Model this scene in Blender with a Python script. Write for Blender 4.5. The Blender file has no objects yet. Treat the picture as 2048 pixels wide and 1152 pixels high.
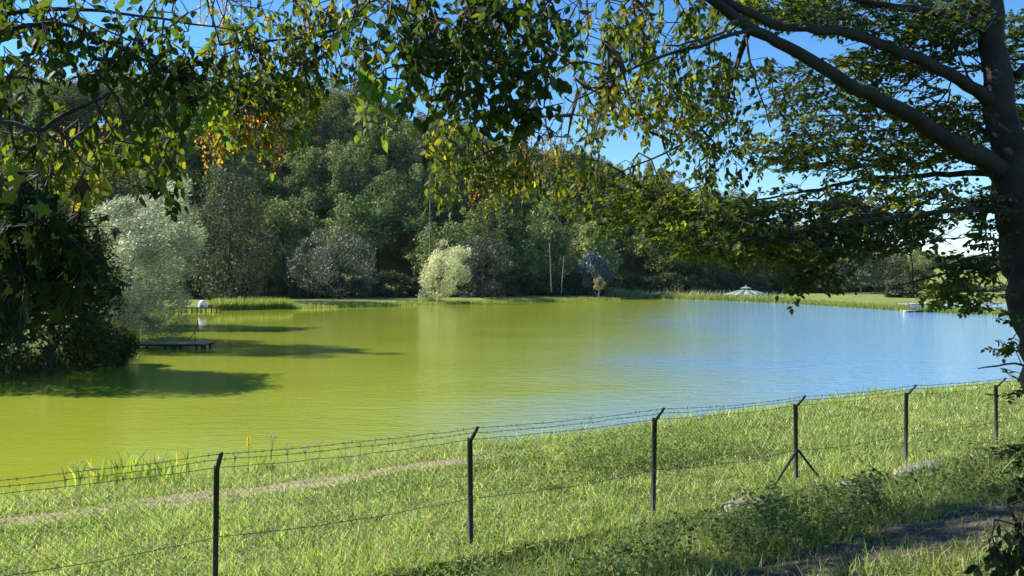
import bpy, math
import numpy as np
from mathutils import Vector, Matrix

# ------------------------------------------------------------------ camera, sky, sun, exposure
SC = bpy.context.scene
COL = SC.collection
F = 1550.0                 # focal length in pixels of a 2048 wide frame
CX, HY = 1024.0, 560.0     # principal column, horizon row
CAMZ = 5.0                 # eye height above the lake
cam = bpy.data.cameras.new("camera")
cam.sensor_width = 36.0
cam.lens = 36.0 * F / 2048.0
cam.shift_y = -16.0 / 2048.0
cam.clip_start = 0.05
cam.clip_end = 6000.0
cam_o = bpy.data.objects.new("camera", cam)
cam_o.location = (0, 0, CAMZ)
cam_o.rotation_euler = (math.radians(90), 0, 0)
COL.objects.link(cam_o)
SC.camera = cam_o

SUN_EL = math.radians(36.0)
SUN_FRONT = math.radians(16.0)      # the sun stands left, a little beyond the picture plane
TO_SUN = Vector((-math.cos(SUN_FRONT) * math.cos(SUN_EL), math.sin(SUN_FRONT) * math.cos(SUN_EL), math.sin(SUN_EL)))
world = bpy.data.worlds.new("World")
SC.world = world
world.use_nodes = True
nt = world.node_tree
nt.nodes.clear()
sky = nt.nodes.new("ShaderNodeTexSky")
sky.sky_type = 'NISHITA'
sky.sun_disc = False
sky.sun_elevation = SUN_EL
sky.sun_rotation = math.atan2(TO_SUN.x, TO_SUN.y)
sky.altitude = 1600.0
sky.air_density = 1.0
sky.dust_density = 0.0
sky.ozone_density = 2.2
bgn = nt.nodes.new("ShaderNodeBackground")
bgn.inputs["Strength"].default_value = 0.108
wout = nt.nodes.new("ShaderNodeOutputWorld")
hsv = nt.nodes.new("ShaderNodeHueSaturation")
hsv.inputs["Saturation"].default_value = 1.28
nt.links.new(sky.outputs[0], hsv.inputs["Color"])
nt.links.new(hsv.outputs[0], bgn.inputs[0])
nt.links.new(bgn.outputs[0], wout.inputs[0])
sun = bpy.data.lights.new("sun", 'SUN')
sun.energy = 5.0
sun.angle = math.radians(0.53)
sun.color = (1.0, 0.95, 0.86)
sun_o = bpy.data.objects.new("sun", sun)
sun_o.rotation_euler = (-TO_SUN).to_track_quat('-Z', 'Y').to_euler()
sun_o.location = (-40, 10, 60)
COL.objects.link(sun_o)
SC.view_settings.view_transform = 'Standard'
SC.view_settings.look = 'None'
SC.view_settings.exposure = 1.08
SC.view_settings.gamma = 1.0
SC.view_settings.use_curve_mapping = False
SC.cycles.max_bounces = 6
SC.cycles.diffuse_bounces = 3
SC.cycles.transmission_bounces = 3
SC.cycles.glossy_bounces = 3
SC.cycles.caustics_reflective = False
SC.cycles.caustics_refractive = False

rng = np.random.default_rng(11)

# ------------------------------------------------------------------ helpers
def at(x, y, d):
    """a point seen at pixel x, y of the photograph, d metres away along the view"""
    return np.array([(x - CX) / F * d, d, CAMZ - (y - HY) / F * d])

def tag(o, label=None, cat=None, group=None, kind=None):
    if label: o["label"] = label
    if cat: o["category"] = cat
    if group: o["group"] = group
    if kind: o["kind"] = kind
    return o

def empty(name, loc=(0, 0, 0), rz=0.0):
    o = bpy.data.objects.new(name, None)
    o.location = loc
    o.rotation_euler = (0, 0, rz)
    o.empty_display_size = 0.2
    COL.objects.link(o)
    return o

def mesh(name, V, Fs, col=None, smooth=False):
    """V (n,3); Fs list of index arrays (m,k)"""
    V = np.ascontiguousarray(V, dtype=np.float32)
    me = bpy.data.meshes.new(name)
    Fs = [np.asarray(f, dtype=np.int32) for f in Fs if len(f)]
    nl = sum(f.size for f in Fs)
    npoly = sum(len(f) for f in Fs)
    me.vertices.add(len(V))
    me.vertices.foreach_set("co", V.ravel())
    me.loops.add(nl)
    me.loops.foreach_set("vertex_index", np.concatenate([f.ravel() for f in Fs]))
    me.polygons.add(npoly)
    tot = np.concatenate([np.full(len(f), f.shape[1], np.int32) for f in Fs])
    st = np.concatenate([[0], np.cumsum(tot)[:-1]]).astype(np.int32)
    me.polygons.foreach_set("loop_start", st)
    me.polygons.foreach_set("loop_total", tot)
    if smooth:
        me.polygons.foreach_set("use_smooth", np.ones(npoly, bool))
    me.update(calc_edges=True)
    if col is not None:
        a = me.attributes.new("Col", 'FLOAT_COLOR', 'POINT')
        c = np.ones((len(V), 4), np.float32)
        c[:, :3] = col
        a.data.foreach_set("color", c.ravel())
    return me

def link(name, me, mat=None, parent=None, loc=None):
    o = bpy.data.objects.new(name, me)
    if mat is not None and len(me.materials) == 0:
        me.materials.append(mat)
    COL.objects.link(o)
    if parent is not None: o.parent = parent
    if loc is not None: o.location = loc
    return o

class MB:
    """collects shapes into one mesh"""
    def __init__(s): s.V = []; s.F = {}; s.C = []; s.n = 0
    def add(s, V, Fs, col=None):
        V = np.asarray(V, float)
        for f in Fs:
            f = np.asarray(f, int)
            if len(f): s.F.setdefault(f.shape[1], []).append(f + s.n)
        s.V.append(V); s.n += len(V)
        s.C.append(np.broadcast_to(np.asarray(col if col is not None else (1, 1, 1), float), (len(V), 3)))
        return s
    def box(s, c, size, rot=None, taper=1.0):
        h = np.array(size) / 2.0
        V = np.array([[x, y, z] for z in (-1, 1) for y in (-1, 1) for x in (-1, 1)], float)
        V[V[:, 2] > 0, :2] *= taper
        V = V * h
        if rot is not None: V = V @ np.array(rot).T
        return s.add(V + np.array(c), [[[0, 2, 3, 1], [4, 5, 7, 6], [0, 1, 5, 4], [2, 6, 7, 3], [0, 4, 6, 2], [1, 3, 7, 5]]])
    def bar(s, a, b, w, h=None, up=(0, 0, 1)):
        a = np.array(a, float); b = np.array(b, float)
        d = b - a; L = np.linalg.norm(d); d /= L
        u = np.array(up, float)
        if abs(d @ u) > 0.98: u = np.array([1.0, 0, 0])
        x = np.cross(u, d); x /= np.linalg.norm(x); y = np.cross(d, x)
        return s.box((a + b) / 2, (w, h or w, L), np.stack([x, y, d], 1))
    def tube(s, P, R, sides=6, cap=True, wob=0.0, col=None):
        V, Fs = tube(P, R, sides, cap, wob)
        return s.add(V, Fs, col)
    def build(s, name, mat, parent=None, smooth=False, col=False):
        me = mesh(name, np.concatenate(s.V), [np.concatenate(v) for v in s.F.values()], np.concatenate(s.C) if col else None, smooth)
        return link(name, me, mat, parent)

def tube(P, R, sides=6, cap=True, wob=0.0):
    P = np.asarray(P, float); R = np.broadcast_to(np.asarray(R, float), (len(P),))
    T = np.gradient(P, axis=0); T /= np.linalg.norm(T, axis=1, keepdims=True) + 1e-9
    ref = np.array([0.13, 0.31, 0.94]) if abs(T[0][2]) < 0.8 else np.array([0.95, 0.28, 0.1])
    X = np.cross(T, ref); X /= np.linalg.norm(X, axis=1, keepdims=True) + 1e-9
    Y = np.cross(T, X)
    a = np.linspace(0, 2 * np.pi, sides, endpoint=False)
    rr = np.ones((len(P), sides))
    if wob:
        ph = rng.uniform(0, 6.28, 4)
        k = np.arange(len(P))[:, None]
        rr += wob * (np.sin(2 * a[None] + ph[0] + k * 0.21) + 0.6 * np.sin(3 * a[None] + ph[1] - k * 0.33) + 0.5 * np.sin(k * 0.9 + ph[2]))
    V = P[:, None] + (R[:, None] * rr)[..., None] * (np.cos(a)[None, :, None] * X[:, None] + np.sin(a)[None, :, None] * Y[:, None])
    V = V.reshape(-1, 3)
    i = np.arange(len(P) - 1)[:, None] * sides; j = np.arange(sides)[None]; j2 = (j + 1) % sides
    Q = np.stack([i + j, i + j2, i + sides + j2, i + sides + j], -1).reshape(-1, 4)
    Fs = [Q]
    if cap:
        n = len(V)
        V = np.concatenate([V, P[:1], P[-1:]])
        jj = np.arange(sides); jk = (jj + 1) % sides; o = (len(P) - 1) * sides
        Fs.append(np.concatenate([np.stack([np.full(sides, n), jk, jj], 1), np.stack([np.full(sides, n + 1), o + jj, o + jk], 1)]))
    return V, Fs

def norm(a):
    return a / (np.linalg.norm(a, axis=-1, keepdims=True) + 1e-9)

def frames(d, n):
    """columns x, y = d, z near n"""
    y = norm(d); x = norm(np.cross(y, n)); z = np.cross(x, y)
    return np.stack([x, y, z], -1)

def scatter(tV, tFs, pos, R, scale, col=None):
    """copies of a template; scale (n,) or (n,3)"""
    n = len(pos); m = len(tV)
    sc = np.asarray(scale, float)
    if sc.ndim == 1: sc = sc[:, None]
    V = np.einsum('nij,nkj->nki', R, tV[None] * sc[:, None, :]) + pos[:, None]
    off = (np.arange(n) * m)[:, None, None]
    Fs = [(np.asarray(f)[None] + off).reshape(-1, np.asarray(f).shape[1]) for f in tFs]
    C = None if col is None else np.repeat(col, m, axis=0)
    return V.reshape(-1, 3), Fs, C

def rnd_unit(n, g=None):
    return norm((g or rng).normal(size=(n, 3)))

def catmull(P, step):
    P = np.asarray(P, float)
    if len(P) < 3:
        k = max(2, int(np.linalg.norm(P[-1, :3] - P[0, :3]) / step) + 1)
        t = np.linspace(0, 1, k)[:, None]
        return P[0] * (1 - t) + P[-1] * t
    Q = np.concatenate([2 * P[:1] - P[1:2], P, 2 * P[-1:] - P[-2:-1]])
    out = []
    for i in range(len(P) - 1):
        a, b, c, d = Q[i:i + 4]
        k = max(2, int(np.linalg.norm(c[:3] - b[:3]) / step))
        for t in np.linspace(0, 1, k, endpoint=False):
            out.append(0.5 * (2 * b + (c - a) * t + (2 * a - 5 * b + 4 * c - d) * t * t + (3 * b - a - 3 * c + d) * t ** 3))
    out.append(P[-1])
    return np.array(out)

def vnoise(x, y, s, seed=0):
    """smooth value noise"""
    x = np.asarray(x) / s; y = np.asarray(y) / s
    xi = np.floor(x).astype(np.int64); yi = np.floor(y).astype(np.int64)
    fx = x - xi; fy = y - yi
    fx = fx * fx * (3 - 2 * fx); fy = fy * fy * (3 - 2 * fy)
    def h(a, b):
        v = np.sin(a * 127.1 + b * 311.7 + seed * 74.7) * 43758.5453
        return v - np.floor(v)
    return (h(xi, yi) * (1 - fx) + h(xi + 1, yi) * fx) * (1 - fy) + (h(xi, yi + 1) * (1 - fx) + h(xi + 1, yi + 1) * fx) * fy

def sstep(a, b, x):
    t = np.clip((np.asarray(x, float) - a) / (b - a), 0, 1)
    return t * t * (3 - 2 * t)

# ------------------------------------------------------------------ materials
def new_mat(name):
    m = bpy.data.materials.new(name)
    m.use_nodes = True
    t = m.node_tree
    b = t.nodes["Principled BSDF"]
    return m, t, b

def simple(name, col, rough=0.6, metal=0.0, spec=0.3, noise=0.25, scale=8.0, bump=0.0, bscale=40.0):
    m, t, b = new_mat(name)
    tc = t.nodes.new("ShaderNodeTexCoord")
    nz = t.nodes.new("ShaderNodeTexNoise"); nz.inputs["Scale"].default_value = scale; nz.inputs["Detail"].default_value = 6
    t.links.new(tc.outputs["Object"], nz.inputs["Vector"])
    r = t.nodes.new("ShaderNodeValToRGB")
    c = np.array(col)
    r.color_ramp.elements[0].position = 0.25; r.color_ramp.elements[1].position = 0.75
    r.color_ramp.elements[0].color = (*(c * (1 - noise)), 1)
    r.color_ramp.elements[1].color = (*np.clip(c * (1 + noise), 0, 0.95), 1)
    t.links.new(nz.outputs["Fac"], r.inputs[0])
    t.links.new(r.outputs[0], b.inputs["Base Color"])
    b.inputs["Roughness"].default_value = rough
    b.inputs["Metallic"].default_value = metal
    b.inputs["Specular IOR Level"].default_value = spec
    if bump:
        n2 = t.nodes.new("ShaderNodeTexNoise"); n2.inputs["Scale"].default_value = bscale; n2.inputs["Detail"].default_value = 8
        t.links.new(tc.outputs["Object"], n2.inputs["Vector"])
        bp = t.nodes.new("ShaderNodeBump"); bp.inputs["Strength"].default_value = bump; bp.inputs["Distance"].default_value = 0.03
        t.links.new(n2.outputs["Fac"], bp.inputs["Height"])
        t.links.new(bp.outputs[0], b.inputs["Normal"])
    return m

def leafmat(name, trans=0.35, rough=0.5, spec=0.25, objvar=0.0, hue=0.0, tcol=(1.25, 1.3, 0.5)):
    """pigment from the Col attribute, light shining through the blade"""
    m, t, b = new_mat(name)
    at_ = t.nodes.new("ShaderNodeAttribute"); at_.attribute_name = "Col"
    src = at_.outputs["Color"]
    if objvar or hue:
        oi = t.nodes.new("ShaderNodeObjectInfo")
        hs = t.nodes.new("ShaderNodeHueSaturation")
        mr = t.nodes.new("ShaderNodeMapRange"); mr.inputs["To Min"].default_value = 1 - objvar; mr.inputs["To Max"].default_value = 1 + objvar
        t.links.new(oi.outputs["Random"], mr.inputs["Value"])
        t.links.new(mr.outputs[0], hs.inputs["Value"])
        m2 = t.nodes.new("ShaderNodeMath"); m2.operation = 'MULTIPLY'; m2.inputs[1].default_value = 7.31
        m3 = t.nodes.new("ShaderNodeMath"); m3.operation = 'FRACT'
        t.links.new(oi.outputs["Random"], m2.inputs[0]); t.links.new(m2.outputs[0], m3.inputs[0])
        mh = t.nodes.new("ShaderNodeMapRange"); mh.inputs["To Min"].default_value = 0.5 - hue; mh.inputs["To Max"].default_value = 0.5 + hue * 0.6
        t.links.new(m3.outputs[0], mh.inputs["Value"]); t.links.new(mh.outputs[0], hs.inputs["Hue"])
        t.links.new(src, hs.inputs["Color"]); src = hs.outputs[0]
    t.links.new(src, b.inputs["Base Color"])
    b.inputs["Roughness"].default_value = rough
    b.inputs["Specular IOR Level"].default_value = spec
    tr = t.nodes.new("ShaderNodeBsdfTranslucent")
    mul = t.nodes.new("ShaderNodeMix"); mul.data_type = 'RGBA'; mul.blend_type = 'MULTIPLY'; mul.inputs["Factor"].default_value = 1.0
    t.links.new(src, mul.inputs["A"]); mul.inputs["B"].default_value = (*tcol, 1)
    t.links.new(mul.outputs["Result"], tr.inputs["Color"])
    mx = t.nodes.new("ShaderNodeMixShader"); mx.inputs[0].default_value = trans
    t.links.new(b.outputs[0], mx.inputs[1]); t.links.new(tr.outputs[0], mx.inputs[2])
    t.links.new(mx.outputs[0], t.nodes["Material Output"].inputs["Surface"])
    return m

M_LEAF = leafmat("hornbeam_leaf", 0.54, 0.55, 0.12, tcol=(1.7, 1.7, 0.5))
M_MAPLE = leafmat("maple_leaf", 0.3, 0.7, 0.04)
M_FOREST = leafmat("forest_leaf", 0.24, 0.6, 0.12, objvar=0.32, hue=0.035, tcol=(1.1, 1.15, 0.6))
M_WILLOW = leafmat("willow_leaf", 0.42, 0.45, 0.45, tcol=(1.1, 1.08, 0.85))
M_PALE = leafmat("pale_willow_leaf", 0.58, 0.45, 0.4, tcol=(1.25, 1.22, 0.95))
M_GRASS = leafmat("grass_blade", 0.45, 0.5, 0.3, tcol=(1.2, 1.25, 0.6))
M_BARK = simple("hornbeam_bark", (0.026, 0.024, 0.021), 0.85, noise=0.55, scale=5.0, bump=0.5, bscale=16.0)
M_TWIG = simple("twig_bark", (0.05, 0.042, 0.032), 0.8, noise=0.3)
M_PALEBARK = simple("pale_bark", (0.30, 0.27, 0.22), 0.8, noise=0.3)
M_DARKBARK = simple("dark_bark", (0.05, 0.045, 0.04), 0.9, noise=0.3)

# ------------------------------------------------------------------ lie of the land
P0 = np.array([-3.43, 9.0]); E = np.array([0.8635, 0.5044]); W = np.array([-0.5044, 0.8635])
def nt_of(X, Y):
    dx = X - P0[0]; dy = Y - P0[1]
    return dx * W[0] + dy * W[1], dx * E[0] + dy * E[1]
def xy_of(n, t):
    return P0[0] + W[0] * n + E[0] * t, P0[1] + W[1] * n + E[1] * t
def shore_pt(t, n=12.2): return xy_of(n, t)
LAKE = np.array([shore_pt(-40, 11.0), shore_pt(-20, 11.5), shore_pt(-10, 11.7), shore_pt(-4, 11.0), shore_pt(1, 11.2), shore_pt(5, 10.7), shore_pt(9, 10.9), shore_pt(14, 10.2), shore_pt(18, 10.5), shore_pt(24, 10.1), shore_pt(34, 10.6), shore_pt(60, 11.3), shore_pt(86, 12),
                 (78, 70), (80, 84), (71, 111), (65.5, 125), (63, 145), (61, 165), (54, 185), (44, 204), (38, 213), (30, 207), (19.5, 195), (3, 181), (-16, 161),
                 (-28, 147), (-39, 136), (-50, 128), (-55, 122), (-49, 112), (-41, 90), (-33, 68), (-28.5, 57), (-23, 47), (-24.5, 40), (-27, 35), (-34, 28), (-46, 18), (-56, 4)])
POND = np.array([(88, 98), (79.5, 113), (73.5, 127), (73, 142), (78, 156), (92, 165), (115, 168), (150, 160), (160, 110), (120, 90)])
def sdist(poly, X, Y):
    """signed distance, positive outside"""
    P = np.stack([X, Y], -1); d = np.full(X.shape, 1e9); ins = np.zeros(X.shape, bool)
    n = len(poly)
    for i in range(n):
        a = poly[i]; b = poly[(i + 1) % n]; ab = b - a
        t = np.clip(((P - a) @ ab) / (ab @ ab), 0, 1)
        d = np.minimum(d, np.hypot(P[..., 0] - a[0] - t * ab[0], P[..., 1] - a[1] - t * ab[1]))
        c = ((a[1] > Y) != (b[1] > Y))
        with np.errstate(divide='ignore', invalid='ignore'):
            xin = (b[0] - a[0]) * (Y - a[1]) / (b[1] - a[1]) + a[0]
        ins ^= c & (X < xin)
    return np.where(ins, -d, d)
EDGE_X = np.array([-400, -150, -90, -40, 0, 60, 120, 180, 260]); EDGE_Y = np.array([124, 154, 171, 183, 203, 244, 274, 308, 380])
RID_X = np.array([-400, -180, -75, -40, 27, 100, 148, 185, 230]); RID_H = np.array([62, 62, 61, 51, 41, 29, 13, 2, 0])
def ground(X, Y):
    X = np.asarray(X, float); Y = np.asarray(Y, float)
    n, t = nt_of(X, Y)
    zn = np.interp(n, [-40, -9.5, -5.6, -3.6, -2.6, -1.5, -0.95, -0.6, 0, 6, 9.3, 10.6, 12.6, 30], [4.0, 3.4, 2.52, 2.08, 1.62, 1.28, 1.18, 1.42, 1.28, 0.80, 0.36, 0.14, 0.1, 0.1])
    zn = zn + 0.10 * (vnoise(X, Y, 2.3, 1) - 0.5) + 0.05 * (vnoise(X, Y, 0.8, 2) - 0.5)
    zn = zn + 0.28 * np.exp(-((n - 4.3) ** 2 / 1.6 + (t - 9.2) ** 2 / 5.5)) + 0.18 * np.exp(-((n - 7.5) ** 2 / 2.5 + (t - 17) ** 2 / 30))
    e = Y - np.interp(X, EDGE_X, EDGE_Y)
    hill = np.interp(X, RID_X, RID_H) * sstep(-8, 135, e) * (1 + 0.10 * (vnoise(X, Y, 45, 5) - 0.5))
    far = 0.75 + 0.25 * (vnoise(X, Y, 17, 3) - 0.5) + hill
    far = far + 21 * sstep(330, 900, Y) * sstep(60, 200, X) + 10 * sstep(250, 420, Y) * sstep(150, 260, X) * (vnoise(X, Y, 140, 8))
    far = far - 1.5 * np.exp(-((X - 66) ** 2 + (Y - 217) ** 2) / 60.0)
    w = sstep(12.4, 19, n)
    z = zn * (1 - w) + far * w
    s = np.minimum(sdist(LAKE, X, Y), sdist(POND, X, Y))
    land = np.clip(s / np.where(n > 16, 5.0, 0.9), 0, 1) ** 0.6
    return np.where(s > 0, z * land, np.maximum(s * 0.5, -1.4))
def gz(x, y): return float(ground(np.array([x]), np.array([y]))[0])

# ground sheet: polar grid, fine near the eye
ang = np.concatenate([np.arange(-180, -52, 4.0), np.arange(-52, 52, 0.3), np.arange(52, 180, 4.0)])
rad = np.concatenate([[0.02], np.geomspace(0.6, 3200, 470)])
A, Rr = np.meshgrid(np.radians(ang), rad, indexing='ij')
GX = np.sin(A) * Rr; GY = np.cos(A) * Rr
GZ = ground(GX, GY)
na, nr = GX.shape
ii = np.arange(na)[:, None]; jj = np.arange(nr - 1)[None]; i2 = (ii + 1) % na
GQ = np.stack([ii * nr + jj, ii * nr + jj + 1, i2 * nr + jj + 1, i2 * nr + jj], -1).reshape(-1, 4)
gme = mesh("ground", np.stack([GX, GY, GZ], -1).reshape(-1, 3), [GQ], None, True)
m, t, b = new_mat("meadow_soil")
tc = t.nodes.new("ShaderNodeTexCoord")
n1 = t.nodes.new("ShaderNodeTexNoise"); n1.inputs["Scale"].default_value = 0.35; n1.inputs["Detail"].default_value = 8
n2 = t.nodes.new("ShaderNodeTexNoise"); n2.inputs["Scale"].default_value = 7.0; n2.inputs["Detail"].default_value = 8
t.links.new(tc.outputs["Object"], n1.inputs["Vector"]); t.links.new(tc.outputs["Object"], n2.inputs["Vector"])
r1 = t.nodes.new("ShaderNodeValToRGB"); r1.color_ramp.elements[0].position = 0.3; r1.color_ramp.elements[1].position = 0.7
r1.color_ramp.elements[0].color = (0.085, 0.115, 0.03, 1); r1.color_ramp.elements[1].color = (0.16, 0.19, 0.05, 1)
r2 = t.nodes.new("ShaderNodeValToRGB"); r2.color_ramp.elements[0].position = 0.35; r2.color_ramp.elements[1].position = 0.7
r2.color_ramp.elements[0].color = (0.45, 0.45, 0.4, 1); r2.color_ramp.elements[1].color = (1.15, 1.12, 1.0, 1)
t.links.new(n1.outputs["Fac"], r1.inputs[0]); t.links.new(n2.outputs["Fac"], r2.inputs[0])
mx = t.nodes.new("ShaderNodeMix"); mx.data_type = 'RGBA'; mx.blend_type = 'MULTIPLY'; mx.inputs["Factor"].default_value = 1
t.links.new(r1.outputs[0], mx.inputs["A"]); t.links.new(r2.outputs[0], mx.inputs["B"])
sepg = t.nodes.new("ShaderNodeSeparateXYZ"); t.links.new(tc.outputs["Object"], sepg.inputs[0])
lw = t.nodes.new("ShaderNodeMapRange"); lw.inputs["From Min"].default_value = 60; lw.inputs["From Max"].default_value = 110; t.links.new(sepg.outputs["Y"], lw.inputs["Value"])
lawn = t.nodes.new("ShaderNodeMix"); lawn.data_type = 'RGBA'; lawn.blend_type = 'MULTIPLY'; lawn.inputs["B"].default_value = (2.1, 1.95, 2.2, 1)   # mown lawn on the far bank
t.links.new(lw.outputs[0], lawn.inputs["Factor"]); t.links.new(mx.outputs["Result"], lawn.inputs["A"])
t.links.new(lawn.outputs["Result"], b.inputs["Base Color"]); b.inputs["Roughness"].default_value = 0.95; b.inputs["Specular IOR Level"].default_value = 0.1
bp = t.nodes.new("ShaderNodeBump"); bp.inputs["Strength"].default_value = 0.6; bp.inputs["Distance"].default_value = 0.08
t.links.new(n2.outputs["Fac"], bp.inputs["Height"]); t.links.new(bp.outputs[0], b.inputs["Normal"])
tag(link("ground", gme, m), "grassy ground around the lake rising into the wooded hill", "ground", kind="structure")

# water
def water_mat(name, base):
    m, t, b = new_mat(name)
    tc = t.nodes.new("ShaderNodeTexCoord")
    sep = t.nodes.new("ShaderNodeSeparateXYZ"); t.links.new(tc.outputs["Object"], sep.inputs[0])
    # breeze: the right of the lake is ruffled, the lee on the left is calm
    big = t.nodes.new("ShaderNodeTexNoise"); big.inputs["Scale"].default_value = 0.06; big.inputs["Detail"].default_value = 4
    mpb = t.nodes.new("ShaderNodeMapping"); mpb.inputs["Scale"].default_value = (0.55, 1.0, 1.0)
    t.links.new(tc.outputs["Object"], mpb.inputs[0]); t.links.new(mpb.outputs[0], big.inputs["Vector"])
    ma = t.nodes.new("ShaderNodeMath"); ma.operation = 'MULTIPLY_ADD'; ma.inputs[1].default_value = 30.0
    t.links.new(big.outputs["Fac"], ma.inputs[0]); t.links.new(sep.outputs["X"], ma.inputs[2])
    br = t.nodes.new("ShaderNodeMapRange"); br.inputs["From Min"].default_value = -14; br.inputs["From Max"].default_value = 40; br.inputs["To Min"].default_value = 0.075; br.inputs["To Max"].default_value = 1.7
    t.links.new(ma.outputs[0], br.inputs["Value"])
    def wave(scale, rot, sx):
        mp = t.nodes.new("ShaderNodeMapping"); mp.inputs["Rotation"].default_value = (0, 0, rot); mp.inputs["Scale"].default_value = (sx, 1, 1)
        n = t.nodes.new("ShaderNodeTexNoise"); n.inputs["Scale"].default_value = scale; n.inputs["Detail"].default_value = 3; n.inputs["Roughness"].default_value = 0.55
        t.links.new(tc.outputs["Object"], mp.inputs[0]); t.links.new(mp.outputs[0], n.inputs["Vector"])
        return n.outputs["Fac"]
    w1 = wave(5.5, 0.3, 0.5); w2 = wave(1.9, -0.1, 0.4)
    ad = t.nodes.new("ShaderNodeMath"); ad.operation = 'MULTIPLY_ADD'; ad.inputs[1].default_value = 1.6
    t.links.new(w2, ad.inputs[0]); t.links.new(w1, ad.inputs[2])
    bp = t.nodes.new("ShaderNodeBump"); bp.inputs["Distance"].default_value = 0.022
    t.links.new(ad.outputs[0], bp.inputs["Height"])
    t.links.new(br.outputs[0], bp.inputs["Strength"])
    t.links.new(bp.outputs[0], b.inputs["Normal"])
    n3 = t.nodes.new("ShaderNodeTexNoise"); n3.inputs["Scale"].default_value = 0.12; n3.inputs["Detail"].default_value = 5
    t.links.new(mpb.outputs[0], n3.inputs["Vector"])
    r = t.nodes.new("ShaderNodeValToRGB"); r.color_ramp.elements[0].position = 0.3; r.color_ramp.elements[1].position = 0.7
    c = np.array(base)
    r.color_ramp.elements[0].color = (*(c * 0.92), 1); r.color_ramp.elements[1].color = (*(c * 1.08), 1)
    t.links.new(n3.outputs["Fac"], r.inputs[0])
    # algae green on the left; mirrored sky painted into the right as blue
    sky_mix = t.nodes.new("ShaderNodeMapRange"); sky_mix.interpolation_type = 'SMOOTHSTEP'; sky_mix.inputs["From Min"].default_value = 11; sky_mix.inputs["From Max"].default_value = 30
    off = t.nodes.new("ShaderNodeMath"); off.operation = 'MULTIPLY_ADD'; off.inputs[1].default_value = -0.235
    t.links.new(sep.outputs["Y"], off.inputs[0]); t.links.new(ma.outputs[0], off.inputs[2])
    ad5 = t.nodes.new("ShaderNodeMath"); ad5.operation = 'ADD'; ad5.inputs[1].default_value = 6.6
    t.links.new(off.outputs[0], ad5.inputs[0]); t.links.new(ad5.outputs[0], sky_mix.inputs["Value"])
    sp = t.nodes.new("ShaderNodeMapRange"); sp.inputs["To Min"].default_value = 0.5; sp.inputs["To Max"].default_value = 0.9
    t.links.new(sky_mix.outputs[0], sp.inputs["Value"]); t.links.new(sp.outputs[0], b.inputs["Specular IOR Level"])
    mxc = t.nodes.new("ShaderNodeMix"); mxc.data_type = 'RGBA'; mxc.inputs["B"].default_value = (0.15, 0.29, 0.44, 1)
    t.links.new(sky_mix.outputs[0], mxc.inputs["Factor"]); t.links.new(r.outputs[0], mxc.inputs["A"])
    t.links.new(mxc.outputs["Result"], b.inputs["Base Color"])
    b.inputs["Roughness"].default_value = 0.06; b.inputs["IOR"].default_value = 1.33
    return m
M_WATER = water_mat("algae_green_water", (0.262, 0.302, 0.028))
def water(name, poly, grow, label):
    c = poly.mean(0)
    nxt = np.roll(poly, -1, 0); prv = np.roll(poly, 1, 0)
    tan = norm(nxt - prv); nrm = np.stack([tan[:, 1], -tan[:, 0]], 1)
    V = np.concatenate([poly + nrm * grow, np.zeros((len(poly), 0))], 1)
    V = np.column_stack([V, np.zeros(len(V))])
    me = mesh(name, V, [np.arange(len(V))[None]])
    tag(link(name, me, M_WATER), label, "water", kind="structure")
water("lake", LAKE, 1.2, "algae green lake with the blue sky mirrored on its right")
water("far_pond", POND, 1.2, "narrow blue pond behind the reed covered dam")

# worn dirt tracks
def strip(name, n0, n1, t0, t1, mat, label, dz=0.012, wob=0.5, seed=1):
    ts = np.arange(t0, t1, 0.25); k = 9
    Vs = []
    for i, tt in enumerate(ts):
        c = wob * (vnoise(np.array([tt]), np.array([seed * 7.0]), 2.2, seed)[0] - 0.5)
        wv = 1 + 1.1 * (vnoise(np.array([tt]), np.array([seed * 3.0]), 1.1, seed + 5)[0] - 0.5)
        nn = (n0 + n1) / 2 + c + np.linspace(-1, 1, k) * (n1 - n0) / 2 * wv
        X, Y = xy_of(nn, tt)
        Z = ground(X, Y) + dz * np.array([0.05, 0.7] + [1] * (k - 4) + [0.7, 0.05])
        Vs.append(np.stack([X, Y, Z], -1))
    V = np.concatenate(Vs)
    i = np.arange(len(ts) - 1)[:, None] * k; j = np.arange(k - 1)[None]
    Q = np.stack([i + j, i + k + j, i + k + j + 1, i + j + 1], -1).reshape(-1, 4)
    tag(link(name, mesh(name, V, [Q], None, True), mat), label, "path", kind="structure")
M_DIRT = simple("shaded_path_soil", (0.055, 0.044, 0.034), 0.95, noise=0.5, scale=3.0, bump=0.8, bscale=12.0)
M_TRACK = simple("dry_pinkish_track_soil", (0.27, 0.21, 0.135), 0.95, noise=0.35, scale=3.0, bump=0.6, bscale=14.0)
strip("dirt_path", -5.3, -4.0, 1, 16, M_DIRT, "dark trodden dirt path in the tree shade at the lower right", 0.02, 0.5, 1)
strip("shore_track", 6.3, 7.7, -7.0, 8.8, M_TRACK, "pinkish worn track between the fence and the water", 0.008, 0.6, 2)

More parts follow.
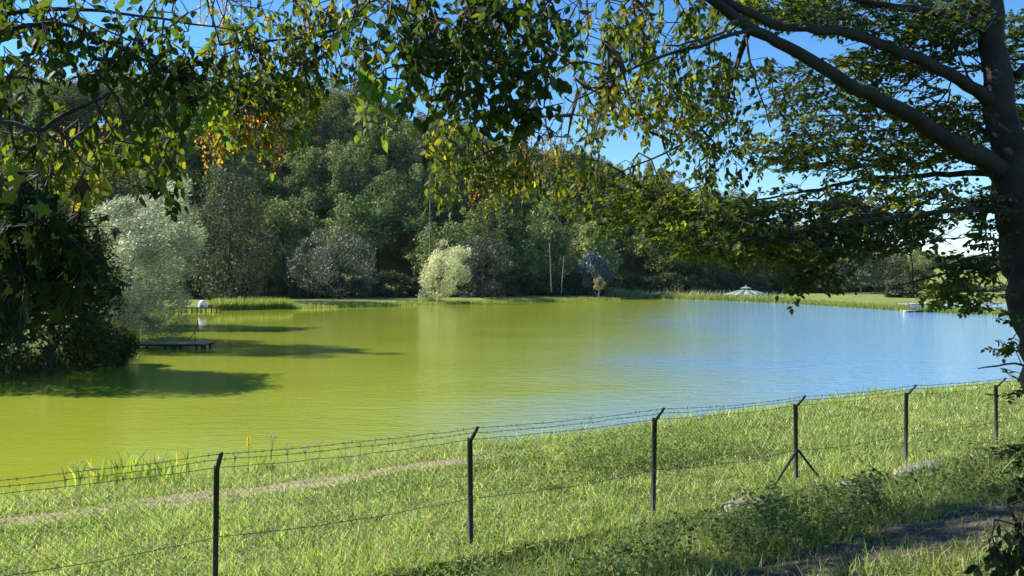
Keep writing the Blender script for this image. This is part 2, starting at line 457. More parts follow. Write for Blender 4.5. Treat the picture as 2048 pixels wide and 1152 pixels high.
# ------------------------------------------------------------------ foliage generators
LEAF_V = np.array([[0, 0, 0], [-.22, .2, .05], [-.30, .48, .07], [-.17, .8, .03], [0, 1.02, -.07], [.17, .8, .03], [.30, .48, .07], [.22, .2, .05], [0, .33, 0.0], [0, .68, -.01]], float)
LEAF_F = [np.array([[0, 8, 2, 1], [8, 9, 3, 2], [0, 7, 6, 8], [8, 6, 5, 9]]), np.array([[9, 4, 3], [9, 5, 4]])]
SEED_V = np.array([[0, 0, 0], [-.13, .35, .05], [-.30, .62, .0], [-.05, .6, .05], [0, 1.0, -.05], [.05, .6, .05], [.30, .62, 0], [.13, .35, .05]], float)
SEED_F = [np.array([[0, 7, 3, 1], [7, 5, 4, 3]]), np.array([[1, 3, 2], [7, 6, 5]])]
_l = []
for k, (a, r) in enumerate([(-150, .30), (-118, .52), (-98, .34), (-62, .80), (-34, .46), (0, 1.05), (34, .46), (62, .80), (98, .34), (118, .52), (150, .30)]):
    _l.append([math.sin(math.radians(a)) * r * .72, .35 + math.cos(math.radians(a)) * r * .72, -0.10 * r * r + .02])
MAPLE_V = np.array([[0, .0, 0]] + _l + [[0, .35, .05]], float)
MAPLE_F = [np.array([[12, i + 1, i] for i in range(1, 11)] + [[12, 1, 0], [12, 0, 11]])]
CLUMP_V = np.array([[-.5, 0, 0], [0, -.22, .12], [.5, 0, 0], [0, .55, .1]], float)
CLUMP_F = [np.array([[0, 1, 2, 3]])]
TRI_V = np.array([[-.45, 0, 0], [.45, .1, .1], [.05, .9, 0]], float)
TRI_F = [np.array([[0, 1, 2]])]

def palette(g, n, cols, wts, jit=0.25):
    c = np.array(cols)[g.choice(len(cols), n, p=np.array(wts) / np.sum(wts))]
    return np.clip(c * (1 + jit * g.normal(size=(n, 1))) * (1 + 0.08 * g.normal(size=(n, 3))), 0.004, 0.9)

def crown_mesh(name, seed, rx, rz, z0, n, size, cols, wts, blobs=34, kind="round", template=(CLUMP_V, CLUMP_F), lean=(0, 0), fill=0.25, aspect=None, wind=None, rmin=.26, rmax=.46, irregular=0.3, ragged=.17):
    """leafy crown: leaf faces over many uneven lobes; z0 crown bottom, rz half height"""
    g = np.random.default_rng(seed)
    u = rnd_unit(blobs, g); 
    if kind not in ("bush", "willow", "flame"): u[:, 2] = np.where(u[:, 2] < -0.5, -u[:, 2], u[:, 2])
    if kind in ("bush", "willow", "flame"):
        zz = g.uniform(-.95, .95, blobs); aa = g.uniform(0, 6.28, blobs); rr_ = np.sqrt(np.clip(1 - zz ** 2 * .75, 0, 1)); u = np.stack([np.cos(aa) * rr_, np.sin(aa) * rr_, zz], 1)
    rad_ = g.uniform(0.45, 0.86, blobs) ** 0.7
    if kind == "cone": sh = lambda z: np.clip(1.05 - 0.55 * (z + 1), 0.15, 1)
    elif kind == "broad": sh = lambda z: np.clip(0.75 + 0.3 * z, 0.3, 1)
    elif kind == "flame": sh = lambda z: np.interp(z, [-1, -.6, -.1, .35, .7, 1], [.5, .78, 1.0, .85, .58, .25]) + g.uniform(-.1, .1, len(z))
    elif kind == "willow": sh = lambda z: np.clip(0.98 - 0.30 * np.clip(z, -.4, 1) ** 2 - .30 * np.clip(z, 0, 1) - .35 * np.clip(-z - .35, 0, 1) + g.uniform(-.12, .16, len(z)), 0.2, 1.1)
    elif kind == "bush": sh = lambda z: np.clip(1.05 - 0.25 * (z + 1), 0.2, 1)
    else: sh = lambda z: np.ones_like(z)
    C = u * rad_[:, None]
    C[:, :2] *= sh(C[:, 2])[:, None]
    C *= 1 + irregular * g.normal(size=(blobs, 1)) * 0.35
    br = g.uniform(rmin, rmax, blobs)
    w = br ** 2; k = g.choice(blobs, n, p=w / w.sum())
    d = rnd_unit(n, g)
    d = norm(d + 0.55 * norm(C[k] + np.array([0, 0, .15])) )
    rr = np.where(g.random(n) < fill, g.random(n) ** 0.5, 1 + ragged * g.normal(size=n))
    p = C[k] + d * (br[k] * rr)[:, None] * np.array([1, 1, .8])
    S = np.array([rx, rx, rz])
    P = p * S + np.array([0, 0, z0 + rz])
    P[:, 0] += lean[0] * (P[:, 2] - z0); P[:, 1] += lean[1] * (P[:, 2] - z0)
    nr = norm(d * 0.9 + rnd_unit(n, g) * 0.75 + np.array([0, 0, .35]))
    if wind is None: ax = norm(rnd_unit(n, g))
    else: ax = norm(rnd_unit(n, g) * 0.55 + np.array(wind) + d * 0.35)
    R = frames(ax, nr)
    s = size * g.uniform(0.45, 1.4, n)
    sc = s[:, None] * np.array(aspect if aspect else (1, 1, 1))[None]
    bc = 1 + 0.16 * g.normal(size=blobs)
    col = palette(g, n, cols, wts) * bc[k][:, None]
    V, Fs, Cc = scatter(template[0], template[1], P, R, sc, np.clip(col, .004, .9))
    return mesh(name, V, Fs, Cc)

def trunk_mesh(name, seed, h, r, limbs=5, spread=0.35, z_split=0.35, lean=(0, 0), sides=7):
    g = np.random.default_rng(seed)
    mb = MB()
    z = np.linspace(-0.6, h, 9)
    px = lean[0] * np.clip(z, 0, None) + np.cumsum(g.normal(size=9)) * 0.012 * h
    py = lean[1] * np.clip(z, 0, None) + np.cumsum(g.normal(size=9)) * 0.012 * h
    P = np.stack([px - px[0], py - py[0], z], 1)
    mb.tube(P, r * np.linspace(1.15, 0.22, 9), sides, wob=0.06)
    for i in range(limbs):
        q = P[int(np.clip(2 + 6 * (z_split + (1 - z_split) * i / limbs * .8), 2, 7))]
        a = i * 2.4 + g.uniform(-.4, .4); L = h * spread * g.uniform(.7, 1.2)
        e = q + np.array([math.cos(a) * L, math.sin(a) * L, L * g.uniform(.5, 1.0)])
        mid = (q + e) / 2 + np.array([0, 0, -0.08 * L])
        mb.tube(catmull([q, mid, e], L / 4), r * np.linspace(.42, .10, len(catmull([q, mid, e], L / 4))), 5)
    me = mesh(name, np.concatenate(mb.V), [np.concatenate(v) for v in mb.F.values()], None, True)
    return me

def place_tree(name, trunk_me, crown_me, mt, mc, loc, rz, sc, label, cat, group=None):
    root = empty(name, loc, rz); root.scale = sc if hasattr(sc, '__len__') else (sc, sc, sc)
    link("trunk", trunk_me, mt, root)
    link("crown", crown_me, mc, root)
    return tag(root, label, cat, group)

# ------------------------------------------------------------------ wooded hill
FOR_COLS = [(0.15, 0.205, 0.068), (0.195, 0.24, 0.08), (0.095, 0.145, 0.052), (0.27, 0.27, 0.075), (0.22, 0.265, 0.135)]
FOR_W = [4, 4, 3, 1.0, 1.5]
protos = []
for i, (rx, rz, z0, kind) in enumerate([(7.0, 8.6, 0.8, "round"), (6.4, 9.4, 0.5, "bush"), (7.8, 8.2, 1.2, "broad"), (6.0, 10.0, 0.6, "cone"), (7.0, 8.8, 0.2, "bush"), (7.4, 8.6, 1.0, "broad"), (5.8, 9.4, 1.0, "round")]):
    c = crown_mesh("broadleaf_crown", 100 + i, rx, rz, z0, 11000, 0.52, FOR_COLS, FOR_W, blobs=95, kind=kind, fill=0.22, rmin=.10, rmax=.30, irregular=.75, ragged=.24)
    tr = trunk_mesh("broadleaf_trunk", 200 + i, z0 + rz * 1.3, 0.3)
    protos.append((tr, c, z0 + 2 * rz))
AUT = [(0.17, 0.15, 0.030), (0.13, 0.135, 0.035), (0.20, 0.13, 0.03)]
c_aut = crown_mesh("autumn_crown", 150, 6.2, 8.4, 1.0, 8000, 0.6, AUT, [3, 3, 1], blobs=90, rmin=.10, rmax=.3, irregular=.75, ragged=.24)
c_yel = crown_mesh("yellow_green_crown", 151, 6.2, 8.6, 0.8, 8000, 0.6, [(0.14, 0.165, 0.035), (0.11, 0.14, 0.035)], [1, 1], blobs=90, rmin=.10, rmax=.3, irregular=.75, ragged=.24)
g = np.random.default_rng(5)
cand = []
for Y in np.arange(150, 400, 9.6):
    for X in np.arange(-260, 230, 9.8):
        x = X + g.uniform(-3.6, 3.6); y = Y + g.uniform(-3.6, 3.6)
        u = x / y
        if u < -0.74 or u > 0.53: continue
        e = y - np.interp(x, EDGE_X, EDGE_Y)
        if e < 1 or e > 150: continue
        if u > 0.42 and e > 60: continue
        cand.append((x, y, e))
cand.sort(key=lambda c: c[2])
# keep about 295: drop hidden ones from the rear of the slope first at random
cand = np.array(cand)
keep = np.ones(len(cand), bool)
if len(cand) > 296:
    drop = g.choice(np.where(cand[:, 2] > 6)[0], len(cand) - 296, replace=False); keep[drop] = False
cand = cand[keep]
for (x, y, e) in cand:
    z = gz(x, y)
    u = x / y
    pl = ["at the far left", "above the silvery willow", "above the grey willows", "above the pale willow", "above the blue grey shrub", "above the pavilion", "at the right end"][int(np.searchsorted([-.5, -.33, -.18, -.02, .15, .35], u))]
    row = "at the dark foot of" if e < 22 else ("halfway up" if e < 80 else "on the skyline of")
    pk = g.random()
    tr, c, h = protos[g.integers(len(protos))]
    what = "green broadleaf tree"
    if e > 25 and pk < 0.05: c = c_aut; what = "olive brown autumn tree"
    elif e > 15 and pk < 0.13: c = c_yel; what = "yellow green broadleaf tree"
    s = g.uniform(0.82, 1.22)
    if u > 0.3: s *= 0.9
    if u > 0.40: s *= 0.8
    place_tree("forest_tree", tr, c, M_DARKBARK, M_FOREST, (x, y, z - 0.2), g.uniform(0, 6.28), (s * g.uniform(.95, 1.18), s * g.uniform(.95, 1.18), s),
               f"{what} {row} the wooded hill, {pl}", "tree", f"{what}s {row} the hill, {pl}")

# dark thicket along the foot of the wood
c_und = [crown_mesh("thicket_crown", 170 + i, 4.2, 3.0, -0.6, 3000, 0.5, [(0.045, 0.062, 0.028), (0.06, 0.078, 0.032)], [1, 1], blobs=26, kind="bush", fill=0.25) for i in range(3)]
t_und = trunk_mesh("thicket_stem", 177, 3.5, 0.12, limbs=4)
for x in np.arange(-112, 150, 6.4):
    y = np.interp(x, EDGE_X, EDGE_Y) - 3.0 + g.uniform(-1.6, 1.6)
    if abs(x / y) > 0.70: continue
    s = g.uniform(0.75, 1.25)
    side = ["at the far left", "right of the silvery willow", "behind the grey willows", "behind the pale willow", "by the blue grey shrub", "behind the pavilion", "at the right end"][int(np.searchsorted([-.5, -.33, -.18, -.02, .15, .35], x / y))]
    place_tree("understorey_shrub", t_und, c_und[g.integers(3)], M_DARKBARK, M_FOREST, (x, y, gz(x, y) - .1), g.uniform(0, 6.28), s,
               f"dark shrub in the thicket at the foot of the wood, {side}", "shrub", f"thicket shrubs at the foot of the wood, {side}")

# pale dead trunks showing at the edge of the wood
def dead_trunk(px, py0, py1, d, label, lean=0.0):
    a = at(px, py0, d); b_ = at(px + lean, py1, d)
    root = empty("dead_tree", a)
    mb = MB(); L = b_ - a
    mb.tube([L * k for k in np.linspace(0, 1, 7)], np.linspace(.10, .05, 7), 6); mb.build("bole", M_PALEBARK, root, True)
    for q in (0.55, 0.72, 0.85):
        m2 = MB(); s = L * q; e = s + np.array([rng.uniform(-1.4, 1.4), -.3, rng.uniform(.2, 1.0)])
        m2.tube([s, (s + e) / 2, e], [.07, .05, .02], 5); m2.build("stub_branch", M_PALEBARK, root, True)
    tag(root, label, "tree")
dead_trunk(858, 585, 400, 174, "tall thin pale dead trunk in the wood above the pale willow", 2)
dead_trunk(1103, 585, 486, 192, "pale bare trunk in the dark wood right of centre", -4)
dead_trunk(1122, 588, 512, 195, "short leaning pale trunk in the dark wood right of centre", 6)

# ------------------------------------------------------------------ willows and single trees round the lake
WIL = [(0.56, 0.57, 0.38), (0.48, 0.51, 0.28), (0.64, 0.64, 0.48), (0.38, 0.43, 0.20)]
def single(name, px, y_base, y_top, d, w_px, cols, wts, n, size, label, cat="tree", seed=1, aspect=(0.35, 1.2, 1), wind=(0.7, 0, .35), kind="bush", blobs=44, lean=(0, 0), fill=0.25, rmin=.22, rmax=.42, irregular=.5, trunk=True, zlow=0.0, mat=None, tm=None, base=None):
    x = (px - CX) / F * d
    zb = gz(x, d) if base is None else base
    zt = CAMZ - (y_top - HY) / F * d
    H = zt - zb
    rx = w_px / F * d / 2
    rz = (H - zlow) / 2 / 0.98
    cm = crown_mesh(name + "_crown", seed, rx, rz, zlow, n, size, cols, wts, blobs=blobs, kind=kind, aspect=aspect, wind=wind, lean=lean, fill=fill, rmin=rmin, rmax=rmax, irregular=irregular)
    tm_ = trunk_mesh(name + "_trunk", seed + 1, H * 0.8, max(.05, H * 0.02), limbs=7, spread=.28, lean=lean, z_split=0.1)
    return place_tree(name, tm_, cm, tm or M_DARKBARK, mat or M_WILLOW, (x, d, zb - .1), 0, 1, label, cat)
single("willow_tree", 878, 606, 488, 164, 94, WIL, [3, 3, 2, 2], 13000, 0.40, "lone pale willow leaning right on the far lake shore", seed=301, blobs=90, lean=(0.17, 0), zlow=-.3, rmin=.12, rmax=.3, wind=(.6, 0, .55), kind="flame", mat=M_PALE)
single("willow_tree", 232, 690, 358, 58, 280, [(0.40, 0.44, 0.31), (0.32, 0.37, 0.22), (0.48, 0.51, 0.40), (0.26, 0.32, 0.16)], [3, 3, 2, 3], 75000, 0.22, "large silvery willow at the left bank beside the near jetty", seed=303, blobs=130, aspect=(.26, 1.3, 1), wind=(.9, 0, .3), lean=(0.23, 0), zlow=-.2, rmin=.10, rmax=.25, fill=.35, kind="flame")
GW = [(0.10, 0.118, 0.085), (0.075, 0.095, 0.062), (0.145, 0.165, 0.125)]
single("grey_willow", 680, 598, 468, 170, 150, GW, [3, 3, 2], 9000, 0.5, "broad grey willow before the dark wood, left of the pale willow", seed=305, blobs=70, kind="willow", rmin=.12, rmax=.3, wind=(.4, 0, .7))
single("grey_willow", 615, 598, 470, 172, 90, [(0.065, 0.078, 0.064), (0.085, 0.098, 0.082)], [1, 1], 6000, 0.5, "narrow grey willow left of the broad grey willow", seed=307, blobs=50, kind="willow", rmin=.12, rmax=.3, wind=(.4, 0, .7))
single("grey_willow", 965, 598, 462, 182, 120, [(0.05, 0.062, 0.046), (0.07, 0.082, 0.06)], [1, 1], 8000, 0.5, "dull grey green willow just right of the pale willow", seed=309, blobs=60, kind="willow", rmin=.12, rmax=.3, wind=(.5, 0, .6))
single("blue_grey_shrub", 1186, 597, 510, 206, 66, [(0.13, 0.19, 0.21), (0.10, 0.155, 0.18)], [1, 1], 5000, 0.5, "rounded blue grey shrub at the edge of the wood", "shrub", seed=311, blobs=30, kind="round", wind=None, aspect=(1, 1, 1))
single("dry_sapling", 1197, 600, 556, 197, 30, [(0.34, 0.30, 0.17), (0.28, 0.24, 0.13)], [1, 1], 900, 0.4, "small straw coloured sapling on the far bank below the blue grey shrub", "tree", seed=313, blobs=14, kind="broad", wind=None, aspect=(.8, 1, 1), zlow=2.2, fill=.5, tm=M_PALEBARK)
# sunlit green tree right behind the silvery willow, seen over the far jetty
single("bank_tree", 462, 600, 335, 156, 170, [(0.10, 0.12, 0.06), (0.14, 0.15, 0.10), (0.07, 0.09, 0.04)], [3, 2, 2], 14000, 0.48, "tall grey green tree behind the silvery willow", seed=315, blobs=70, kind="willow", zlow=-.5, rmin=.14, rmax=.34, wind=None, aspect=(.9, 1, 1), mat=M_FOREST)
single("bank_tree", 215, 640, 330, 84, 210, [(0.09, 0.115, 0.05), (0.12, 0.14, 0.07)], [1, 1], 16000, 0.4, "broad green tree standing behind the left of the silvery willow", seed=317, blobs=70, kind="willow", zlow=-.3, rmin=.14, rmax=.34, wind=None, aspect=(.9, 1, 1), mat=M_FOREST)
# dark alders on the near left bank
ALD = [(0.030, 0.045, 0.018), (0.042, 0.058, 0.022), (0.055, 0.07, 0.03)]
single("alder_tree", 95, 770, 392, 41, 300, ALD, [3, 3, 1], 30000, 0.22, "dark alder overhanging the water at the left edge", seed=319, blobs=70, kind="bush", wind=None, aspect=(.7, 1, 1), zlow=-.1, rmax=.34, fill=.35, mat=M_LEAF, base=0.15)
single("alder_tree", -110, 770, 225, 40, 400, ALD, [3, 3, 1], 16000, 0.26, "tall dark alder cut off by the left frame edge", seed=321, blobs=50, kind="bush", wind=None, aspect=(.7, 1, 1), zlow=.2, mat=M_LEAF, base=0.3)
single("alder_bush", 205, 752, 640, 45, 120, ALD, [2, 3, 2], 9000, 0.18, "low dark bush at the waterline between alder and silvery willow", "shrub", seed=323, blobs=40, kind="bush", wind=None, aspect=(.7, 1, 1), zlow=-.2, mat=M_LEAF, base=0.1)
single("alder_tree", 150, 690, 420, 66, 160, ALD, [2, 3, 2], 12000, 0.3, "dark alder hidden behind the silvery willow", seed=325, blobs=44, kind="round", wind=None, aspect=(.7, 1, 1), mat=M_LEAF, base=0.4)

# right hand distance
g = np.random.default_rng(9)
RC = [(0.13, 0.155, 0.075), (0.165, 0.18, 0.095), (0.10, 0.125, 0.07)]
single("round_bush", 1802, 598, 556, 188, 74, [(0.11, 0.13, 0.07), (0.085, 0.105, 0.05)], [1, 1], 6000, 0.5, "big rounded bush beyond the right pond", "shrub", seed=331, blobs=36, kind="bush", wind=None, aspect=(.9, 1, 1), zlow=-.2, mat=M_FOREST)
for k, (px, yt, d, wpx, lab) in enumerate([(1762, 512, 262, 90, "sunlit tree at the right end of the dark wood"), (1722, 505, 250, 80, "tall tree left of the sunlit end tree of the wood"), (1700, 540, 236, 70, "low dark tree at the right foot of the wood"),
                                           (1815, 528, 330, 80, "pale hazy tree above the rounded bush"), (1660, 520, 240, 90, "dark leafy tree at the foot of the wood behind hanging sprays")]):
    single("edge_tree", px, 597, yt, d, wpx, RC, [3, 2, 2], 6000, 0.6, lab, seed=340 + k, blobs=36, kind="round", wind=None, aspect=(.9, 1, 1), mat=M_FOREST)
orch = [(1868, 571, 250, 28), (1884, 578, 252, 26), (1904, 574, 256, 30), (1926, 572, 258, 30), (1950, 570, 262, 34), (1980, 572, 266, 36), (2012, 568, 268, 36), (2040, 570, 270, 34), (2075, 568, 270, 40)]
ords = ["first", "second", "third", "fourth", "fifth", "sixth", "seventh", "eighth", "ninth"]
for k, (px, yt, d, wpx) in enumerate(orch):
    single("orchard_tree", px, 597, yt, d, wpx, RC if k % 2 else [(0.09, 0.11, 0.08), (0.12, 0.14, 0.09)], [3, 2, 2] if k % 2 else [1, 1], 2200, 0.5, f"{ords[k]} small round tree from the left in the row beyond the right meadow", seed=360 + k, blobs=22, kind="bush", wind=None, aspect=(.9, 1, 1), zlow=0, mat=M_FOREST)
hz = [(1760, 545, 640), (1790, 542, 660), (1835, 541, 680), (1880, 543, 700), (1915, 540, 690), (1955, 538, 720), (1990, 541, 700), (2030, 539, 710), (2070, 540, 700), (1850, 550, 520), (1960, 553, 480), (2005, 556, 470)]
far_c = [crown_mesh("far_crown", 380 + i, 15, 6.5, 0, 2600, 1.5, RC, [3, 2, 2], blobs=26, kind="bush") for i in range(3)]
far_t = trunk_mesh("far_trunk", 390, 8, 0.3)
for k, (px, yt, d) in enumerate(hz):
    x = (px - CX) / F * d; z = gz(x, d)
    place_tree("distant_tree", far_t, far_c[k % 3], M_DARKBARK, M_FOREST, (x, d, z - .3), k * 1.3, 0.8, "hazy distant tree on the low hill at the right horizon", "tree", "distant trees on the right horizon")

# ------------------------------------------------------------------ shore details: reeds, bank grass
GRASS_V = [np.array([[-.5, 0, 0], [.5, 0, 0], [-.42, .5, b_ * .28], [.42, .5, b_ * .28], [0, .98 - .25 * b_, b_ * .9]], float) for b_ in (.15, .45, .85)]
GRASS_F = [np.array([[0, 1, 3, 2]]), np.array([[2, 3, 4]])]
def blades(g, P, L, Wd, cols, wts, lean=0.35, drift=(0, 0, 0), jit=.2):
    """arching grass blades standing at P"""
    n = len(P); Vs = []; Fq = []; Ft = []; Cs = []; o = 0
    pick = g.integers(0, 3, n)
    for k in range(3):
        i = np.where(pick == k)[0]
        if not len(i): continue
        d = norm(np.array([0, 0, 1.0]) + lean * g.normal(size=(len(i), 3)) + np.array(drift))
        R = frames(d, rnd_unit(len(i), g))
        sc = np.stack([Wd[i], L[i], L[i]], 1)
        V, Fs, C = scatter(GRASS_V[k], GRASS_F, P[i], R, sc, palette(g, len(i), cols, wts, jit))
        Vs.append(V); Cs.append(C); Fq.append(Fs[0] + o); Ft.append(Fs[1] + o); o += len(V)
    return np.concatenate(Vs), [np.concatenate(Fq), np.concatenate(Ft)], np.concatenate(Cs)

def along(poly, n, g, off0, off1):
    poly = np.asarray(poly, float)
    seg = np.diff(poly, axis=0); L = np.hypot(seg[:, 0], seg[:, 1]); cum = np.concatenate([[0], np.cumsum(L)])
    s = g.uniform(0, cum[-1], n); k = np.clip(np.searchsorted(cum, s) - 1, 0, len(L) - 1)
    p = poly[k] + seg[k] * ((s - cum[k]) / L[k])[:, None]
    nr = norm(np.stack([seg[k][:, 1], -seg[k][:, 0]], 1))
    return p - nr * -1 * g.uniform(off0, off1, n)[:, None]
def on_ground(p, up=0.0):
    return np.column_stack([p, np.maximum(ground(p[:, 0], p[:, 1]), -0.15) + up])
g = np.random.default_rng(21)
REED = [(0.30, 0.34, 0.075), (0.24, 0.30, 0.06), (0.36, 0.36, 0.12), (0.17, 0.23, 0.05)]
def reeds(name, poly, n, off0, off1, h0, h1, w, label, cols=REED, wts=(3, 3, 2, 2), drift=(.12, 0, 0), lean=.16):
    p = along(poly, n, g, off0, off1)
    V, Fs, C = blades(g, on_ground(p), g.uniform(h0, h1, n), w * g.uniform(.6, 1.3, n), cols, wts, lean, drift)
    tag(link(name, mesh(name, V, Fs, C), M_GRASS), label, "grass" if "grass" in name else "reeds", kind="stuff")
reeds("bank_grass", [(-55, 123), (-39, 136.3), (-16, 161.3), (3, 181.3), (19.5, 195.3), (38, 213.5)], 15000, -0.2, 2.6, .35, .95, .10, "ragged sunlit grass fringe along the far bank")
reeds("reed_bed", [(-50, 128.4), (-46, 131.4), (-39.5, 136)], 5200, -0.4, 2.6, 1.1, 2.5, .12, "tall bright reed clump right of the far jetty")
reeds("reed_bed", [(40, 214), (44, 205), (54, 186), (61, 166.3)], 12000, -.6, 2.5, .9, 1.7, .12, "yellow green reed belt before the pavilion on the far shore", drift=(.2, 0, 0))
reeds("reed_bed", [(61, 166.3), (63, 146), (65.6, 125.5)], 7000, -.5, 2.2, .6, 1.25, .10, "low reed belt left of the raft along the dam", drift=(.1, 0, 0))
reeds("reed_bed", [(65.6, 125), (71, 111), (80, 84)], 9000, -.5, 2.2, .6, 1.15, .09, "reed belt right of the raft running behind the big trunk", drift=(.1, 0, 0))
reeds("reed_plumes", [(38, 216), (45, 206.5), (54, 188), (60, 170)], 420, .2, 3.0, 2.2, 3.2, .16, "pale feathery reed plumes leaning right before the pavilion", [(0.42, 0.42, 0.34), (0.36, 0.38, 0.26)], (1, 1), (.42, 0, 0), .1)
for px, lab in ((1236, "left of the two pale reed clumps on the far bank"), (1272, "right of the two pale reed clumps on the far bank")):
    d = 208; c0 = at(px, 596, d); n = 900
    p = c0[:2] + g.normal(size=(n, 2)) * np.array([1.4, .9])
    V, Fs, C = blades(g, on_ground(p), g.uniform(1.4, 3.0, n), .14 * g.uniform(.6, 1.3, n), [(0.30, 0.34, 0.19), (0.24, 0.30, 0.12)], (1, 1), .14, (.3, 0, 0))
    root = empty("reed_clump", (c0[0], c0[1], 0)); V = V - np.array([c0[0], c0[1], 0])
    o = link("stalks", mesh("reed_clump_stalks", V, Fs, C), M_GRASS, root); o["kind"] = "stuff"
    tag(root, lab, "reeds", "pale reed clumps on the far bank")
reeds("bank_weeds", [(-56, 119), (-49, 112), (-41, 90), (-33, 68), (-28.5, 57), (-23, 47), (-24.5, 40), (-27, 35), (-34, 28)], 9000, -.3, 3.0, .4, 1.3, .05, "dark sedge fringe under the trees along the left bank", [(0.10, 0.14, 0.04), (0.07, 0.10, 0.03)], (1, 1))
# the far pond's stony rim
M_STONE = simple("pale_stone", (0.42, 0.39, 0.33), 0.9, noise=0.3, scale=2.0, bump=0.6, bscale=5.0)
def rock_mesh(seed, squash=.6):
    gg = np.random.default_rng(seed); mb = MB()
    a = np.linspace(0, 2 * np.pi, 7, endpoint=False); V = []
    for zz, rr in ((-.5, .8), (-.05, 1.05), (.38, .8)):
        for q in a: V.append([math.cos(q) * rr * gg.uniform(.8, 1.15), math.sin(q) * rr * gg.uniform(.8, 1.15), squash * (zz + gg.uniform(-.1, .1))])
    V.append([0, 0, squash * .5])
    Q = [[i * 7 + j, i * 7 + (j + 1) % 7, (i + 1) * 7 + (j + 1) % 7, (i + 1) * 7 + j] for i in range(2) for j in range(7)]
    T = [[14 + j, 14 + (j + 1) % 7, 21] for j in range(7)]
    return mesh("rock", np.array(V), [np.array(Q), np.array(T)])
rocks = [rock_mesh(i) for i in range(4)]
rp = along(POND[3:8], 150, g, -.5, .8)
mb = MB()
for p in rp:
    rv = np.empty(22 * 3, np.float32); rocks[g.integers(4)].vertices.foreach_get("co", rv)
    s_ = g.uniform(.25, .7)
    V = rv.reshape(-1, 3) * s_ + np.array([p[0], p[1], .12])
    mb.add(V, [[[i * 7 + j, i * 7 + (j + 1) % 7, (i + 1) * 7 + (j + 1) % 7, (i + 1) * 7 + j] for i in range(2) for j in range(7)], [[14 + j, 14 + (j + 1) % 7, 21] for j in range(7)]])
tag(mb.build("shore_rubble", M_STONE), "pale stones lining the rim of the far pond", "stones", kind="stuff")

# ------------------------------------------------------------------ jetties, tent, raft, pavilion
M_WOOD = simple("weathered_boards", (0.20, 0.18, 0.16), 0.85, noise=0.3, scale=4.0)
M_WOODD = simple("wet_dark_wood", (0.045, 0.04, 0.035), 0.8, noise=0.3, scale=4.0)
M_WOODR = simple("reddish_boards", (0.17, 0.10, 0.075), 0.85, noise=0.3, scale=4.0)
M_WHITE = simple("white_tent_cloth", (0.80, 0.81, 0.82), 0.7, noise=0.05)
M_RED = simple("red_brown_box", (0.26, 0.09, 0.05), 0.7, noise=0.2)
M_STEEL = simple("dark_pipe", (0.06, 0.06, 0.055), 0.55, metal=0.4, noise=0.3)
M_BLUE = simple("blue_paint", (0.045, 0.16, 0.36), 0.5, noise=0.2)
def jetty(name, x0, x1, y0, y1, z, nplank, piles, label, mat, skew=0.0):
    root = empty(name, ((x0 + x1) / 2, y0, 0))
    ox, oy = (x0 + x1) / 2, y0
    w = (x1 - x0) / nplank
    for k in range(nplank):
        mb = MB(); xx = x0 + (k + .5) * w - ox
        a = rng.uniform(-.05, .05)
        mb.box((xx, (y1 - y0) / 2 + a, z + rng.uniform(-.008, .008)), (w * .93, y1 - y0 + rng.uniform(-.1, .1), .05)); mb.build("plank", mat, root)
    for q in (0.12, .88):
        mb = MB(); mb.box((0, q * (y1 - y0), z - .105), (x1 - x0, .12, .14)); mb.build("beam", M_WOODD, root)
    for (px_, q) in piles:
        mb = MB(); mb.tube([(px_ - ox, q * (y1 - y0), -1.2), (px_ - ox + rng.uniform(-.03, .03), q * (y1 - y0), z - .03)], [.085, .085], 8); mb.build("pile", M_WOODD if mat is M_WOOD else mat, root, True)
    return tag(root, label, "jetty")
X = lambda px, d: (px - CX) / F * d
j1 = jetty("jetty", X(262, 57), X(424, 57), 55.6, 57.6, .40, 40, [(X(p, 57), q) for p in (290, 345, 357, 405, 416) for q in (.12, .88)], "low grey plank jetty with a bent pipe rail beside the silvery willow", M_WOOD)
mb = MB(); o_ = np.array(j1.location)
pts = [np.array([X(px, 56.5), 56.5, CAMZ - (py - HY) / F * 56.5]) - o_ for px, py in ((375.5, 683), (390, 663), (395, 647), (396.5, 640))]
mb.tube(pts, .035, 6); mb.tube([np.array([X(389.6, 56.5), 56.5, .4]) - o_, pts[1]], .035, 6); mb.build("pipe_rail", M_STEEL, j1, True)
j2 = jetty("jetty", X(345, 119), X(430, 119), 117.8, 120.2, .82, 24, [(X(p, 119), q) for p in (352, 368, 389, 407, 428) for q in (.1, .9)], "far brown jetty on posts carrying the white tent", M_WOODR)
# tent
tc0 = np.array([X(405, 119), 119.0, .85])
root = empty("bivvy_tent", tc0); root.scale = (.85, .85, .85); tag(root, "small white domed tent on the far jetty", "tent")
a = np.linspace(0, 2 * np.pi, 20, endpoint=False); V = []; rings = [(0, 1.0), (.35, .99), (.65, .88), (.85, .68), (.96, .40)]
for h_, r_ in rings:
    for q in a: V.append([math.cos(q) * .78 * r_, math.sin(q) * .72 * r_, h_ * 1.25])
V.append([0, 0, 1.27]); V = np.array(V)
Q = [[i * 20 + j, i * 20 + (j + 1) % 20, (i + 1) * 20 + (j + 1) % 20, (i + 1) * 20 + j] for i in range(4) for j in range(20)]
Tt = [[80 + j, 80 + (j + 1) % 20, 100] for j in range(20)]
link("dome", mesh("tent_dome", V, [np.array(Q), np.array(Tt)], None, True), M_WHITE, root)
mb = MB(); mb.box((.12, -.735, .22), (.46, .04, .44), taper=.7); mb.build("doorway", M_WOODD, root)
for q in (.6, 2.2, 3.8, 5.3):
    mb = MB(); mb.tube([(math.cos(q) * .79 * r_, math.sin(q) * .73 * r_, h_ * 1.25 + .01) for h_, r_ in rings] + [(0, 0, 1.29)], .014, 5); mb.build("pole", M_STEEL, root, True)
